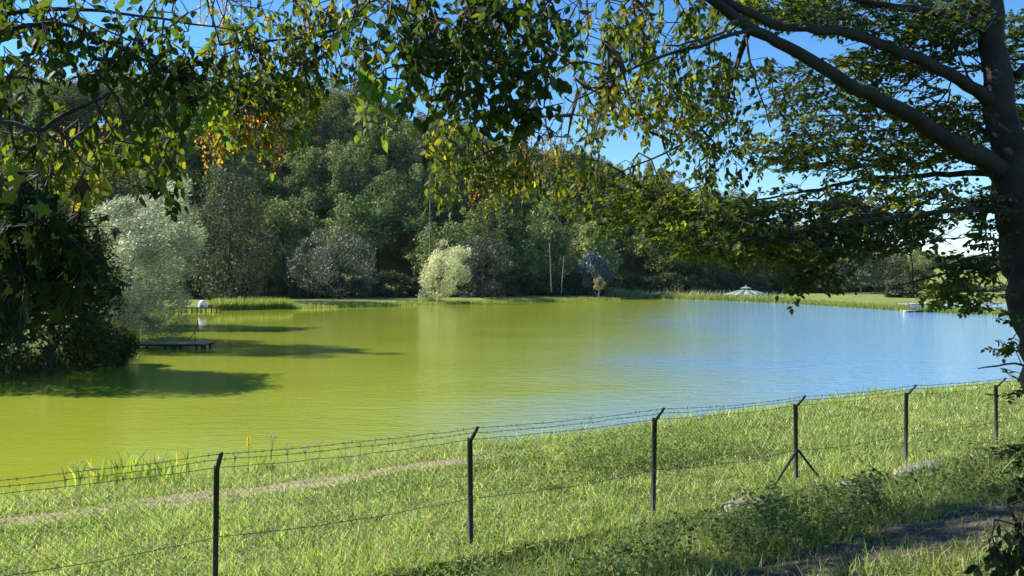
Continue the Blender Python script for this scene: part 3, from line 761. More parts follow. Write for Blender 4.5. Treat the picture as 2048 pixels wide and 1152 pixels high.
root = empty("tackle_box", (X(421.5, 119), 118.9, .85)); tag(root, "red brown box beside the white tent on the far jetty", "box")
mb = MB(); mb.box((0, 0, .17), (.62, .42, .33)); mb.build("body", M_RED, root)
mb = MB(); mb.box((0, 0, .365), (.66, .46, .05)); mb.build("lid", M_RED, root)
# raft with a blue frame
d = 121.0
root = empty("feeding_raft", (X(1826, d), d, 0)); tag(root, "small raft with a blue frame moored by the dam reeds", "raft")
mb = MB(); mb.box((.2, 0, .22), (2.4, 1.6, .12)); mb.build("deck", M_WOOD, root)
for dx in (-.55, .95):
    mb = MB(); mb.box((dx, 0, .05), (.5, 1.5, .22)); mb.build("float", M_WOODD, root)
mb = MB(); mb.box((-1.2, -.1, .10), (.7, .8, .28), taper=.85); mb.build("float", M_STONE, root)
for px_ in (1836, 1841.5, 1823):
    for yy in (-.6, .6):
        mb = MB(); x_ = X(px_, d) - root.location.x; mb.bar((x_, yy, .28), (x_ - .15, yy, 1.2), .07); mb.build("frame_post", M_BLUE, root)
for yy in (-.6, .6):
    mb = MB(); mb.bar((-.75, yy, 1.2), (1.6, yy, 1.22), .08, .08); mb.build("frame_rail", M_BLUE, root)
mb = MB(); mb.box((.5, 0, 1.27), (2.2, 1.36, .03)); mb.build("frame_top", M_BLUE, root)
# pavilion
M_ROOF = simple("pale_green_sheet_roof", (0.20, 0.27, 0.23), 0.7, noise=0.12, scale=1.0)
d = 215.0; pc = np.array([X(1492, d), d])
pz = gz(pc[0], pc[1])
root = empty("pavilion", (pc[0], pc[1], pz)); tag(root, "round pavilion with a pale green roof and small cap behind the reeds", "pavilion")
k = 12; a = np.linspace(0, 2 * np.pi, k, endpoint=False) + .13
zt = lambda y: CAMZ - (y - HY) / F * d - pz
prof = [(6.3, zt(588.5)), (4.2, zt(584.5)), (2.4, zt(581)), (1.1, zt(578.6))]
for j in range(k):
    V = []
    for (r0, z0_) in prof:
        for q in (a[j] + .012, a[(j + 1) % k] - .012 + (2 * np.pi if j == k - 1 else 0)):
            V.append([math.cos(q) * r0, math.sin(q) * r0, z0_])
    V = np.array(V); V = np.concatenate([V, V - np.array([0, 0, .08])])
    Q = [[0, 1, 3, 2], [2, 3, 5, 4], [4, 5, 7, 6], [8, 10, 11, 9], [10, 12, 13, 11], [12, 14, 15, 13], [0, 8, 9, 1], [6, 7, 15, 14], [0, 2, 10, 8], [2, 4, 12, 10], [4, 6, 14, 12], [1, 9, 11, 3], [3, 11, 13, 5], [5, 13, 15, 7]]
    link("roof_panel", mesh("roof_panel", V, [np.array(Q)]), M_ROOF, root)
mb = MB(); mb.tube([(0, 0, zt(579.4)), (0, 0, zt(576.3))], [.95, .9], 12); mb.build("lantern", M_WOODD, root)
V = [[math.cos(q) * 1.65, math.sin(q) * 1.65, zt(576.6)] for q in a] + [[math.cos(q) * .35, math.sin(q) * .35, zt(573.2)] for q in a]
mb = MB(); mb.add(V, [[[j, (j + 1) % k, k + (j + 1) % k, k + j] for j in range(k)]]); mb.add(V[:k], [[list(range(k))[::-1]]])
cap = mb.build("cap", M_ROOF, root)
mb = MB(); mb.tube([(0, 0, zt(573.4)), (0, 0, zt(571.5)), (0, 0, zt(569.3))], [.3, .14, .05], 8); mb.build("finial", M_ROOF, cap)
for j in range(k):
    mb = MB(); mb.bar((math.cos(a[j]) * 5.9, math.sin(a[j]) * 5.9, -.3), (math.cos(a[j]) * 5.9, math.sin(a[j]) * 5.9, zt(588.2)), .16); mb.build("post", M_WOODD, root)

# ------------------------------------------------------------------ fence
M_POST = simple("black_painted_angle_iron", (0.028, 0.027, 0.025), 0.55, metal=0.0, spec=0.4, noise=0.5, scale=9.0)
_t = M_POST.node_tree; _r = [n_ for n_ in _t.nodes if n_.type == 'VALTORGB'][0]
_e = _r.color_ramp.elements.new(0.86); _e.color = (0.09, 0.045, 0.022, 1)      # rust showing through the paint
M_WIRE = simple("green_grey_wire", (0.06, 0.075, 0.068), 0.5, metal=0.3, noise=0.3)
root = empty("wire_fence", (P0[0], P0[1], gz(*P0))); tag(root, "wire mesh fence on black posts with barbed wire along the bank", "fence")
ro = np.array(root.location)
tops = {0: 930, 1: 875, 2: 835, 3: 808, 4: 785, 5: 770}
pk_xy = {}; pk_top = {}
for k in range(-1, 8):
    q = P0 + E * (3.3 * k); pk_xy[k] = q
    pk_top[k] = CAMZ - (tops[k] - HY) / F * q[1] if k in tops else (2.86 if k < 0 else 2.60)
e3 = np.array([E[0], E[1], 0]); w3 = np.array([W[0], W[1], 0])
armtip = {}; armmid = {}
for k in range(-1, 8):
    b0 = np.array([*pk_xy[k], gz(*pk_xy[k]) - .3]); zt_ = pk_top[k]
    tilt = np.array([rng.uniform(-.035, .035), rng.uniform(-.03, .03), 0])
    t0 = np.array([*pk_xy[k], zt_])
    b0 = b0 - tilt
    prof = np.array([[-.028, -.028], [.028, -.028], [.028, -.020], [-.020, -.020], [-.020, .028], [-.028, .028]])
    V = np.concatenate([b0 + prof[:, :1] * e3 + prof[:, 1:] * w3, t0 + prof[:, :1] * e3 + prof[:, 1:] * w3]) - ro
    Q = [[i, (i + 1) % 6, 6 + (i + 1) % 6, 6 + i] for i in range(6)]
    po = link("post", mesh("fence_post", V, [np.array(Q), np.array([[0, 1, 2, 3, 4, 5], [11, 10, 9, 8, 7, 6]])]), M_POST, root)
    a0 = t0 - w3 * .0 + np.array([0, 0, -.03]) - w3 * .036; a1 = t0 - w3 * .20 + np.array([0, 0, .175]) + e3 * .015
    mb = MB(); mb.bar(a0 - ro, a1 - ro, .046, .030); mb.build("arm", M_POST, po)
    armtip[k] = a1; armmid[k] = (a0 * .45 + a1 * .55)
    if k == 3:
        for s in (-1, 1):
            c0 = t0 + np.array([0, 0, -.84]); z1 = gz(*(pk_xy[k] + E * s * .80))
            mb = MB(); mb.bar(c0 + e3 * s * .03 - w3 * .045 - ro, np.array([*(pk_xy[k] + E * s * .78), z1 - .1]) - w3 * .045 - ro, .034, .034); mb.build("brace", M_POST, po)
def strand(name, pts, r, sag, barb=0.0, amp=.004):
    mb = MB(); P = []
    for i in range(len(pts) - 1):
        a, b_ = np.array(pts[i]), np.array(pts[i + 1]); ts = np.linspace(0, 1, 14, endpoint=(i == len(pts) - 2))
        sg = sag * rng.uniform(.6, 1.5)
        for t_ in ts: P.append(a * (1 - t_) + b_ * t_ + np.array([0, 0, -sg * 4 * t_ * (1 - t_)]) + rng.normal(size=3) * amp * (0 < t_ < 1))
    P = np.array(P) - ro
    mb.tube(P, r, 4)
    if barb:
        seg = np.linalg.norm(np.diff(P, axis=0), axis=1); cum = np.concatenate([[0], np.cumsum(seg)])
        for s in np.arange(barb, cum[-1], barb):
            s += rng.uniform(-.03, .03)
            i = min(max(np.searchsorted(cum, s) - 1, 0), len(seg) - 1); p = P[i] + (P[i + 1] - P[i]) * (s - cum[i]) / seg[i]
            for _ in range(2):
                v = rnd_unit(1)[0] * .02; v[2] = abs(v[2]) * rng.choice([-1, 1]) + .006
                mb.tube([p - v, p + v], .003, 3, False)
    mb.build(name, M_WIRE, root)
ks = list(range(-1, 8))
strand("barbed_wire", [armtip[k] - np.array([0, 0, .008]) for k in ks], .0034, .035, .105)
strand("barbed_wire", [armmid[k] + np.array([0, 0, .004]) for k in ks], .0034, .03, .105)
strand("tension_wire", [np.array([*pk_xy[k], pk_top[k] - .02]) - w3 * .045 for k in ks], .004, .03)
strand("tension_wire", [np.array([*pk_xy[k], pk_top[k] - .82]) - w3 * .045 for k in ks], .0045, .05)
for k in ks[:-1]:
    mb = MB(); L = 3.3; Hh = 1.5; stp = .078
    za, zb = pk_top[k] - .03, pk_top[k + 1] - .03
    def pt(u_, v_):
        uu = np.clip(u_ / L, 0, 1)
        return np.array([*(pk_xy[k] + E * u_), (za * (1 - uu) + zb * uu) - v_ - .02 * math.sin(uu * 3.14) ]) - w3 * (.05 + .02 * math.sin(uu * 7 + v_ * 3)) - ro
    for dirn in (1, -1):
        for c in np.arange(-Hh, L + Hh, stp):
            c += rng.uniform(-.008, .008)
            u0, v0, u1, v1 = c, 0.0, c + dirn * Hh * .96, Hh
            if u1 < u0: pass
            pts = []
            for q in np.linspace(0, 1, 7):
                uu = u0 + (u1 - u0) * q
                if -0.02 <= uu <= L + .02: pts.append(pt(uu, v0 + (v1 - v0) * q))
            if len(pts) >= 2: mb.tube(pts, .0018, 3, False)
    o = mb.build("wire_mesh", M_WIRE, root); o["kind"] = "stuff"

# ------------------------------------------------------------------ stone edging
M_EDGE = simple("lichened_stone_edging", (0.24, 0.21, 0.165), 0.9, noise=0.5, scale=5.0, bump=0.9, bscale=9.0)
def stone_block(seed):
    gg = np.random.default_rng(seed); n_ = 4
    V = []
    for z in (-.5, .0, .42, .5):
        for q in np.linspace(0, 2 * np.pi, 10, endpoint=False):
            r_ = 0.5 / max(abs(math.cos(q)), abs(math.sin(q))) * gg.uniform(.86, 1.05) * (1 if z < .45 else .78) * .92
            V.append([math.cos(q) * r_, math.sin(q) * r_, z + gg.uniform(-.07, .07)])
    V.append([0, 0, .52])
    Q = [[i * 10 + j, i * 10 + (j + 1) % 10, (i + 1) * 10 + (j + 1) % 10, (i + 1) * 10 + j] for i in range(3) for j in range(10)]
    T = [[30 + j, 30 + (j + 1) % 10, 40] for j in range(10)]
    return mesh("edging_stone", np.array(V), [np.array(Q), np.array(T)])
sb = [stone_block(50 + i) for i in range(6)]
ex, ey = xy_of(-.8, 8.3)
root = empty("stone_edging", (ex, ey, gz(ex, ey))); tag(root, "broken line of pale edging stones in the grass before the fence", "edging")
tt = 7.3
while tt < 14.6:
    L = g.uniform(.35, .95)
    if not (8.35 < tt < 9.5 or g.random() < .08):
        x_, y_ = xy_of(-.86 + g.uniform(-.05, .05), tt + L / 2)
        o = link("stone", sb[g.integers(6)], M_EDGE, root)
        zz = 1.53 + .03 * math.sin(tt * 3)
        o.location = (x_ - ex, y_ - ey, zz - root.location.z - .10); o.rotation_euler = (g.uniform(-.1, .1), g.uniform(-.1, .1), math.atan2(E[1], E[0]) + g.uniform(-.1, .1)); o.scale = (L * .98, .34 * g.uniform(.8, 1.15), .24)
    tt += L

# ------------------------------------------------------------------ near trees
GREEN = ([(0.034, 0.058, 0.015), (0.045, 0.072, 0.018), (0.060, 0.084, 0.02), (0.11, 0.12, 0.026)], (4, 4, 2, .5))
OLIVE = ([(0.072, 0.105, 0.022), (0.11, 0.14, 0.026), (0.19, 0.19, 0.03), (0.045, 0.072, 0.018)], (3, 3, 1.5, 2))
YELLOW = ([(0.28, 0.25, 0.035), (0.15, 0.17, 0.03), (0.26, 0.18, 0.03), (0.09, 0.115, 0.025)], (2, 3, .8, 3))
LIME = ([(0.11, 0.19, 0.035), (0.14, 0.21, 0.045), (0.08, 0.14, 0.03)], (2, 2, 1))
ORANGE = ([(0.52, 0.22, 0.04), (0.46, 0.26, 0.05), (0.32, 0.15, 0.04), (0.50, 0.34, 0.06)], (3, 3, 2, 2))
BROWN = ([(0.16, 0.10, 0.045), (0.20, 0.13, 0.05), (0.12, 0.08, 0.04)], (2, 2, 1))
DARK = ([(0.018, 0.030, 0.010), (0.026, 0.040, 0.013)], (1, 1))

def near_tree(name, loc, label, limbs, clusters, wclusters, seed, template=(LEAF_V, LEAF_F), lmat=M_LEAF, bark=M_BARK, single_leaves=300, trunk_sides=16, extra_twigs=()):
    """limbs: (polyline of (x,y,z,r)); clusters in photo rows: (cx,cy,rx,ry,d0,d1,n,leaf,palette,mode)"""
    g = np.random.default_rng(seed)
    root = empty(name, loc); tag(root, label, "tree"); ro = np.array(loc, float)
    nodes = []; chain_of = []
    for i, lb in enumerate(limbs):
        lb = np.array(lb, float)
        C = catmull(lb, .14)
        C[1:-1, :3] += g.normal(size=(len(C) - 2, 3)) * (C[1:-1, 3:4] * .13 + .003)
        C[:, 3] = np.clip(C[:, 3], .003, None)
        mb = MB(); mb.tube(C[:, :3] - ro, C[:, 3], trunk_sides if C[0, 3] > .1 else (9 if C[0, 3] > .04 else 6), wob=.05)
        mb.build("trunk" if i == 0 else "limb", bark, root, True)
        nodes.append(C[:, :3] if i else C[len(C) // 2:, :3]); chain_of += [-1] * len(nodes[-1])
    # sprays
    S = []; D = []; LN = []; LF = []; PAL = []; MODE = []
    def put(p, n, leaf, pal, mode, dirn, spread):
        d = norm(np.array(dirn) + spread * g.normal(size=(n, 3)))
        ln = leaf * {'flat': 5.2, 'droop': 4.2, 'seed': 3.2}[mode] * g.uniform(.7, 1.3, n)
        S.append(p - d * ln[:, None] * .5); D.append(d); LN.append(ln); LF.append(np.full(n, leaf)); PAL.extend([pal] * n); MODE.extend([mode] * n)
    for (cx, cy, rx, ry, d0, d1, n, leaf, pal, mode) in clusters:
        if mode == 'flat' and cy < 340: n = int(n * 2.35); leaf *= .88
        elif mode == 'flat': n = int(n * 1.25); leaf *= .92
        elif leaf > .0845 and mode == 'droop' and leaf < .12: n = max(2, int(n * .78)); leaf *= .84
        elif mode == 'droop' and leaf < .12: n = int(n * (1.25 if 1150 < cx < 1560 and cy < 300 else .85))
        elif mode == 'seed': n = max(2, int(n * .8))
        q = g.uniform(0, 2 * np.pi, n); rr = np.sqrt(g.random(n)) * (1 + .12 * g.normal(size=n)); dd = g.uniform(d0, d1, n)
        px = cx + np.cos(q) * rr * rx; py = cy + np.sin(q) * rr * ry
        p = np.stack([(px - CX) / F * dd, dd, CAMZ - (py - HY) / F * dd], 1)
        dr = {'flat': (-.85, -.15, -.12), 'droop': (-.1, -.15, -.75), 'seed': (0, 0, -1)}[mode]
        put(p, n, leaf, pal, mode, dr, {'flat': .38, 'droop': .5, 'seed': .25}[mode])
    for (c, r_, n, leaf, pal) in wclusters:
        p = np.array(c) + rnd_unit(n, g) * (np.array(r_) * (g.random((n, 1)) ** .4))
        put(p, n, leaf, pal, 'droop', (0, 0, -.2), .8)
    S = np.concatenate(S); D = np.concatenate(D); LN = np.concatenate(LN); LF = np.concatenate(LF)
    N0 = np.concatenate(nodes)
    dmin = np.array([np.min(np.linalg.norm(N0 - s, axis=1)) for s in S])
    order = np.argsort(dmin)
    buf = np.zeros((len(N0) + len(S) * 14 + 10, 3)); buf[:len(N0)] = N0; cnt = len(N0)
    owner = np.full(len(buf), -1)
    chains = []
    for s in order:
        dv = buf[:cnt] - S[s]
        dist = np.linalg.norm(dv, axis=1) + .35 * np.clip(dv @ D[s], -.2, None)
        j = int(np.argmin(dist)); a = buf[j].copy(); b_ = S[s]; e = b_ + D[s] * LN[s]
        L = np.linalg.norm(b_ - a); k = int(np.clip(L / .13, 1, 11))
        ctrl = (a + b_) / 2 + np.array([0, 0, .10 * L]) - D[s] * .12 * L + g.normal(size=3) * .05 * L
        tq = np.linspace(0, 1, k + 1)[:, None]
        P = (1 - tq) ** 2 * a + 2 * tq * (1 - tq) * ctrl + tq ** 2 * b_
        P[1:-1] += g.normal(size=(max(0, k - 1), 3)) * .008
        tip = np.array([b_ + D[s] * LN[s] * .5 + np.array([0, 0, .01]), e])
        P = np.concatenate([P, tip]); chains.append([P, owner[j], 1])
        new = P[1:-1]; buf[cnt:cnt + len(new)] = new; owner[cnt:cnt + len(new)] = len(chains) - 1; cnt += len(new)
    for c in range(len(chains) - 1, -1, -1):
        if chains[c][1] >= 0: chains[chains[c][1]][2] += chains[c][2]
    mb = MB()
    for P, _, desc in chains:
        r0 = .0022 + .0021 * math.sqrt(desc); k = len(P)
        mb.tube(P - ro, np.linspace(r0, .0014, k), 4 if desc < 12 else 6, False)
    for P in extra_twigs:
        P = catmull(np.array(P, float), .1); P[1:-1, :3] += g.normal(size=(len(P) - 2, 3)) * .012
        mb.tube(P[:, :3] - ro, P[:, 3], 5)
    o = mb.build("twigs", M_TWIG, root); o["kind"] = "stuff"
    # leaves
    rec = {}
    for key, (tV, tF) in (("leaf", template), ("seed", (SEED_V, SEED_F))):
        pos = []; R = []; sc = []; col = []
        for m_ in ('flat', 'droop', 'seed'):
            if (m_ == 'seed') != (key == 'seed'): continue
            for pal in {id(p): p for p in PAL}.values():
                idx = np.array([i for i in range(len(S)) if MODE[i] == m_ and PAL[i] is pal], int)
                if not len(idx): continue
                nl = {'flat': 14, 'droop': 9, 'seed': 16}[m_]
                d = D[idx]; n = len(idx)
                up = (np.array([0, -.45, 1.0]) + .40 * g.normal(size=(n, 3))) if m_ == 'flat' else (np.array([0, 0, 1.0]) + .8 * g.normal(size=(n, 3)))
                side = norm(np.cross(d, up)); nrm = norm(np.cross(side, d))
                f = np.linspace(0.05, 1.0, nl)[None, :].repeat(n, 0) + g.uniform(-.05, .05, (n, nl))
                sg = np.where(np.arange(nl) % 2 == 0, 1, -1)[None, :, None]
                p = S[idx][:, None] + d[:, None] * (LN[idx][:, None] * f)[..., None]
                j = g.normal(size=(n, nl, 3))
                if m_ == 'flat':
                    ld = d[:, None] * .75 + side[:, None] * sg * .8 + np.array([0, 0, -.18]) + .25 * j; ln_ = nrm[:, None] + .3 * g.normal(size=(n, nl, 3))
                elif m_ == 'droop':
                    ld = d[:, None] * .5 + side[:, None] * sg * .6 + np.array([0, 0, -.55]) + .35 * j; ln_ = nrm[:, None] + .7 * g.normal(size=(n, nl, 3))
                else:
                    ld = np.array([0, 0, -.8]) + .6 * j + d[:, None] * .2; ln_ = g.normal(size=(n, nl, 3))
                s_ = LF[idx][:, None] * g.uniform(.62, 1.22, (n, nl)) * (.42 if m_ == 'seed' else 1)
                ok = g.random((n, nl)) < .93
                Rm = frames(ld.reshape(-1, 3), ln_.reshape(-1, 3))
                c0 = palette(g, n * nl, *pal, .18) * np.repeat(1 + .10 * g.normal(size=(n, 1)), nl, 0)
                okf = ok.ravel()
                pos.append(p.reshape(-1, 3)[okf]); R.append(Rm[okf]); sc.append(s_.ravel()[okf]); col.append(np.clip(c0[okf], .004, .9))
        if not pos: continue
        pos = np.concatenate(pos); R = np.concatenate(R); sc = np.concatenate(sc); col = np.concatenate(col)
        take = np.zeros(len(pos), bool)
        if key == "leaf" and single_leaves:
            u = pos[:, 0] / pos[:, 1]; v = (pos[:, 2] - CAMZ) / pos[:, 1]
            inside = (np.abs(u) < .64) & (v < .35) & (v > -.35)
            face = np.abs(np.einsum('ni,ni->n', R[:, :, 2], norm(pos - np.array([0, 0, CAMZ]))))
            score = np.where(inside, sc / pos[:, 1] * (face + .15), -1)
            pick = np.argsort(-score)[:single_leaves]; pick = pick[score[pick] > 0]
            take[pick] = True
            qs = {}
            for i in pick:
                kk = tuple(np.round(col[i] * 80).astype(int))
                if kk not in qs:
                    qs[kk] = mesh("leaf", tV, tF, np.clip(np.array(kk) / 80, .006, 1)); qs[kk].materials.append(lmat)
                o = bpy.data.objects.new("leaf", qs[kk]); COL.objects.link(o); o.parent = root
                m4 = np.eye(4); m4[:3, :3] = R[i] * sc[i]; m4[:3, 3] = pos[i] - ro
                o.matrix_basis = Matrix(m4.tolist())
        V, Fs, Cc = scatter(tV, tF, pos[~take] - ro, R[~take], sc[~take], col[~take])
        o = link("foliage" if key == "leaf" else "seed_clusters", mesh("foliage" if key == "leaf" else "seed_clusters", V, Fs, Cc), lmat, root); o["kind"] = "stuff"
    return root

def L_(pts):
    """limb through photo points: x, y, distance, radius"""
    return [(*at(x, y, d), r) for x, y, d, r in pts]

# right hand hornbeam ------------------------------------------------
bx, by = at(2136, 900, 8.6)[:2]
trunk = [(bx + .08, by, gz(bx, by) - .25, .36), (bx + .03, by, gz(bx, by) + .15, .29)] + L_([(2097, 760, 8.6, .245), (2070, 620, 8.6, .225), (2050, 500, 8.6, .212), (2034, 400, 8.55, .205), (2015, 300, 8.5, .185), (1998, 190, 8.5, .155), (1988, 90, 8.5, .135), (1976, 0, 8.5, .125), (1962, -120, 8.5, .11), (1945, -330, 8.6, .08), (1930, -560, 8.7, .04)])
limbsA = [trunk,
    L_([(2032, 372, 8.56, .10), (2010, 352, 8.52, .12), (1980, 328, 8.42, .112), (1900, 284, 8.2, .09), (1815, 229, 7.95, .078), (1735, 190, 7.7, .070), (1640, 130, 7.4, .060), (1575, 95, 7.2, .055), (1510, 62, 7.0, .050), (1440, 10, 6.7, .044), (1330, -60, 6.3, .038), (1150, -130, 5.6, .032), (930, -150, 5.0, .024), (780, -130, 4.6, .014)]),
    L_([(2006, 226, 8.53, .07), (1990, 212, 8.5, .084), (1962, 188, 8.4, .074), (1880, 138, 8.1, .064), (1780, 98, 7.8, .055), (1690, 64, 7.5, .047), (1590, 57, 7.2, .041), (1530, 44, 7.0, .038), (1460, 8, 6.8, .034), (1380, -40, 6.7, .03), (1240, -80, 6.6, .025), (1080, -60, 6.5, .018), (960, -10, 6.4, .012)]),
    L_([(1985, 75, 8.5, .07), (1955, 48, 8.4, .055), (1890, 32, 8.2, .045), (1820, 17, 8.0, .038), (1740, 4, 7.8, .032), (1640, -20, 7.6, .024), (1500, -30, 7.4, .014)]),
    L_([(1984, 55, 8.5, .06), (1950, 25, 8.5, .055), (1900, -20, 8.6, .045), (1800, -140, 8.7, .03), (1700, -260, 8.7, .015)]),
    L_([(2005, 350, 8.6, .05), (1930, 345, 8.8, .035), (1840, 352, 8.9, .028), (1740, 358, 8.9, .022), (1640, 378, 8.8, .017), (1540, 396, 8.7, .012), (1440, 410, 8.6, .007)]),
    L_([(2010, 300, 8.6, .035), (1930, 240, 9.3, .026), (1850, 238, 9.8, .02), (1740, 230, 10.0, .014), (1620, 232, 10.2, .008)]),
    L_([(2030, 420, 8.5, .045), (1950, 418, 8.0, .03), (1840, 428, 7.6, .024), (1700, 446, 7.2, .019), (1560, 470, 6.9, .013), (1420, 490, 6.7, .007)]),
    L_([(2045, 510, 8.6, .03), (1980, 520, 8.4, .02), (1900, 545, 8.2, .014), (1800, 570, 8.0, .007)]),
    L_([(1560, 90, 7.15, .02), (1500, 60, 6.5, .018), (1400, 90, 6.2, .015), (1280, 130, 6.0, .011), (1150, 200, 5.8, .006)]),
    L_([(1500, 55, 7.0, .03), (1470, 140, 7.4, .022), (1440, 220, 7.8, .016), (1360, 290, 8.0, .012), (1240, 345, 8.1, .008), (1140, 400, 8.1, .005)]),
    [(*at(1972, -60, 8.5), .06), (2.8, 9.4, 10.2, .045), (-.2, 10.3, 10.5, .03), (-2.6, 11.0, 10.7, .012)],  # unseen limb added above the frame to carry leaves that shade the trunk
    L_([(2035, 150, 8.5, .05), (2070, 120, 8.6, .04), (2150, 60, 8.8, .02)]),
    L_([(2058, 736, 8.5, .014), (2030, 727, 8.3, .011), (1995, 731, 8.2, .010), (1956, 737, 8.1, .007)]),
]
clA = [ # cx, cy, rx, ry, d0, d1, n, leaf, palette, mode
    (1780, 400, 210, 45, 7.6, 9.2, 110, .075, OLIVE, 'flat'), (1600, 440, 190, 45, 7.0, 8.6, 100, .075, GREEN, 'flat'), (1420, 440, 160, 55, 6.8, 8.6, 95, .075, OLIVE, 'flat'),
    (1280, 420, 130, 50, 7.4, 8.4, 70, .072, OLIVE, 'flat'), (1500, 500, 130, 26, 6.8, 7.4, 50, .072, OLIVE, 'flat'), (1650, 490, 120, 35, 7.0, 8.0, 60, .072, GREEN, 'flat'),
    (1640, 555, 70, 30, 7.2, 7.8, 26, .07, GREEN, 'flat'), (1800, 465, 110, 36, 7.4, 8.6, 55, .075, GREEN, 'flat'), (1740, 500, 50, 20, 7.6, 8.2, 8, .07, GREEN, 'flat'),
    (1940, 530, 65, 20, 8.0, 8.6, 24, .078, GREEN, 'flat'), (1935, 590, 70, 34, 7.8, 8.4, 36, .078, OLIVE, 'flat'), (1975, 430, 40, 40, 8.0, 8.8, 22, .075, GREEN, 'flat'), (1960, 480, 40, 16, 8.2, 8.8, 8, .07, GREEN, 'flat'),
    (1760, 295, 230, 36, 8.4, 10.2, 85, .075, OLIVE, 'flat'), (1880, 240, 110, 40, 8.6, 10.2, 50, .075, OLIVE, 'flat'), (1640, 225, 130, 40, 8.0, 10.2, 45, .072, OLIVE, 'flat'),
    (1700, 160, 200, 45, 8.2, 9.6, 58, .072, OLIVE, 'flat'), (1750, 130, 90, 26, 8.4, 9.4, 16, .072, YELLOW, 'flat'), (1840, 110, 130, 40, 8.4, 9.4, 46, .072, GREEN, 'flat'), (1780, 30, 220, 40, 7.6, 9.2, 80, .075, GREEN, 'flat'), (1900, 60, 70, 40, 8.2, 9.2, 26, .075, OLIVE, 'flat'),
    (1560, 20, 120, 30, 7.0, 8.6, 45, .075, OLIVE, 'flat'), (1560, 300, 90, 30, 8.2, 9.4, 18, .07, OLIVE, 'flat'), (1700, 330, 200, 18, 8.6, 9.4, 34, .07, LIME, 'flat'),
    (2030, 300, 30, 90, 8.9, 9.8, 24, .075, GREEN, 'flat'), (2030, 90, 30, 80, 8.9, 9.6, 22, .075, OLIVE, 'flat'), (2035, 210, 25, 60, 8.9, 9.6, 14, .075, OLIVE, 'flat'),
    # hanging sprays between the limb and the centre
    (1330, 60, 130, 60, 6.2, 7.6, 60, .074, OLIVE, 'droop'), (1350, 150, 130, 60, 6.2, 8.0, 62, .072, OLIVE, 'droop'), (1290, 220, 110, 34, 6.4, 8.0, 38, .072, YELLOW, 'droop'), (1430, 180, 60, 80, 7.2, 8.0, 26, .07, OLIVE, 'droop'),
    (1400, 270, 110, 50, 7.4, 8.2, 40, .07, OLIVE, 'droop'), (1450, 330, 70, 40, 7.6, 8.2, 18, .07, GREEN, 'droop'), (1520, 190, 60, 70, 7.4, 8.4, 14, .07, GREEN, 'droop'), (1200, 130, 80, 90, 6.0, 7.4, 30, .072, OLIVE, 'droop'),
    (1180, 270, 60, 60, 6.4, 7.6, 18, .068, OLIVE, 'droop'), (1150, 210, 60, 60, 6.0, 7.4, 16, .03 * 2.2, BROWN, 'seed'), (1390, 250, 80, 60, 7.2, 8.2, 16, .075, BROWN, 'seed'), (1240, 60, 100, 50, 6.4, 7.4, 14, .075, ORANGE, 'seed'),
    (1330, 350, 120, 40, 7.6, 8.4, 40, .07, OLIVE, 'droop'), (1180, 380, 80, 40, 7.6, 8.4, 34, .07, OLIVE, 'droop'), (1540, 215, 14, 24, 7.6, 7.8, 3, .08, ORANGE, 'seed'),
    # nearer big leaved boughs over the middle of the picture
    (900, 40, 190, 70, 4.2, 5.2, 85, .088, GREEN, 'droop'), (1060, 60, 110, 70, 4.4, 5.4, 50, .085, GREEN, 'droop'), (950, 130, 150, 60, 4.2, 5.0, 54, .088, GREEN, 'droop'), (1050, 190, 80, 60, 4.2, 4.8, 26, .09, GREEN, 'droop'),
    (790, 110, 75, 60, 4.2, 4.8, 24, .09, GREEN, 'droop'), (770, 200, 55, 30, 4.1, 4.6, 10, .09, LIME, 'droop'), (742, 165, 20, 24, 4.1, 4.4, 4, .10, LIME, 'droop'), (880, 195, 80, 36, 4.2, 4.8, 17, .088, GREEN, 'droop'), (1000, 235, 40, 20, 4.2, 4.6, 5, .09, GREEN, 'droop'),
    (1085, 240, 30, 24, 4.2, 4.6, 5, .09, GREEN, 'droop'), (860, 110, 34, 34, 5.4, 6.0, 9, .08, YELLOW, 'droop'), (885, 170, 50, 50, 5.6, 6.4, 10, .085, ORANGE, 'seed'), (960, 180, 90, 60, 5.6, 6.6, 18, .085, BROWN, 'seed'), (960, 100, 120, 60, 5.6, 6.6, 16, .085, BROWN, 'seed'),
    # fruiting boughs hanging before the hill
    (905, 280, 50, 36, 6.2, 6.8, 14, .07, YELLOW, 'droop'), (900, 320, 80, 50, 6.2, 7.0, 30, .066, OLIVE, 'droop'), (1010, 310, 90, 50, 6.2, 7.0, 34, .066, OLIVE, 'droop'), (1065, 285, 46, 50, 6.2, 6.8, 24, .08, ORANGE, 'seed'), (990, 385, 40, 40, 6.4, 6.8, 22, .08, ORANGE, 'seed'),
    (930, 350, 60, 50, 6.4, 7.0, 12, .08, ORANGE, 'seed'), (1000, 350, 80, 50, 6.4, 7.0, 24, .066, YELLOW, 'droop'), (1100, 350, 80, 40, 6.6, 7.6, 30, .066, OLIVE, 'droop'), (1130, 300, 60, 50, 6.4, 7.4, 12, .08, ORANGE, 'seed'), (880, 370, 40, 40, 6.4, 7.0, 8, .064, OLIVE, 'droop'),
    # bits on the lower trunk
    (2020, 640, 16, 10, 8.3, 8.5, 3, .07, GREEN, 'flat'), (2015, 690, 18, 14, 8.3, 8.5, 4, .07, GREEN, 'flat'), (2022, 748, 14, 8, 8.3, 8.5, 2, .07, GREEN, 'flat'), (2038, 785, 16, 8, 8.2, 8.4, 3, .075, DARK, 'flat'), (2030, 900, 22, 12, 7.9, 8.2, 4, .075, DARK, 'flat'),
]
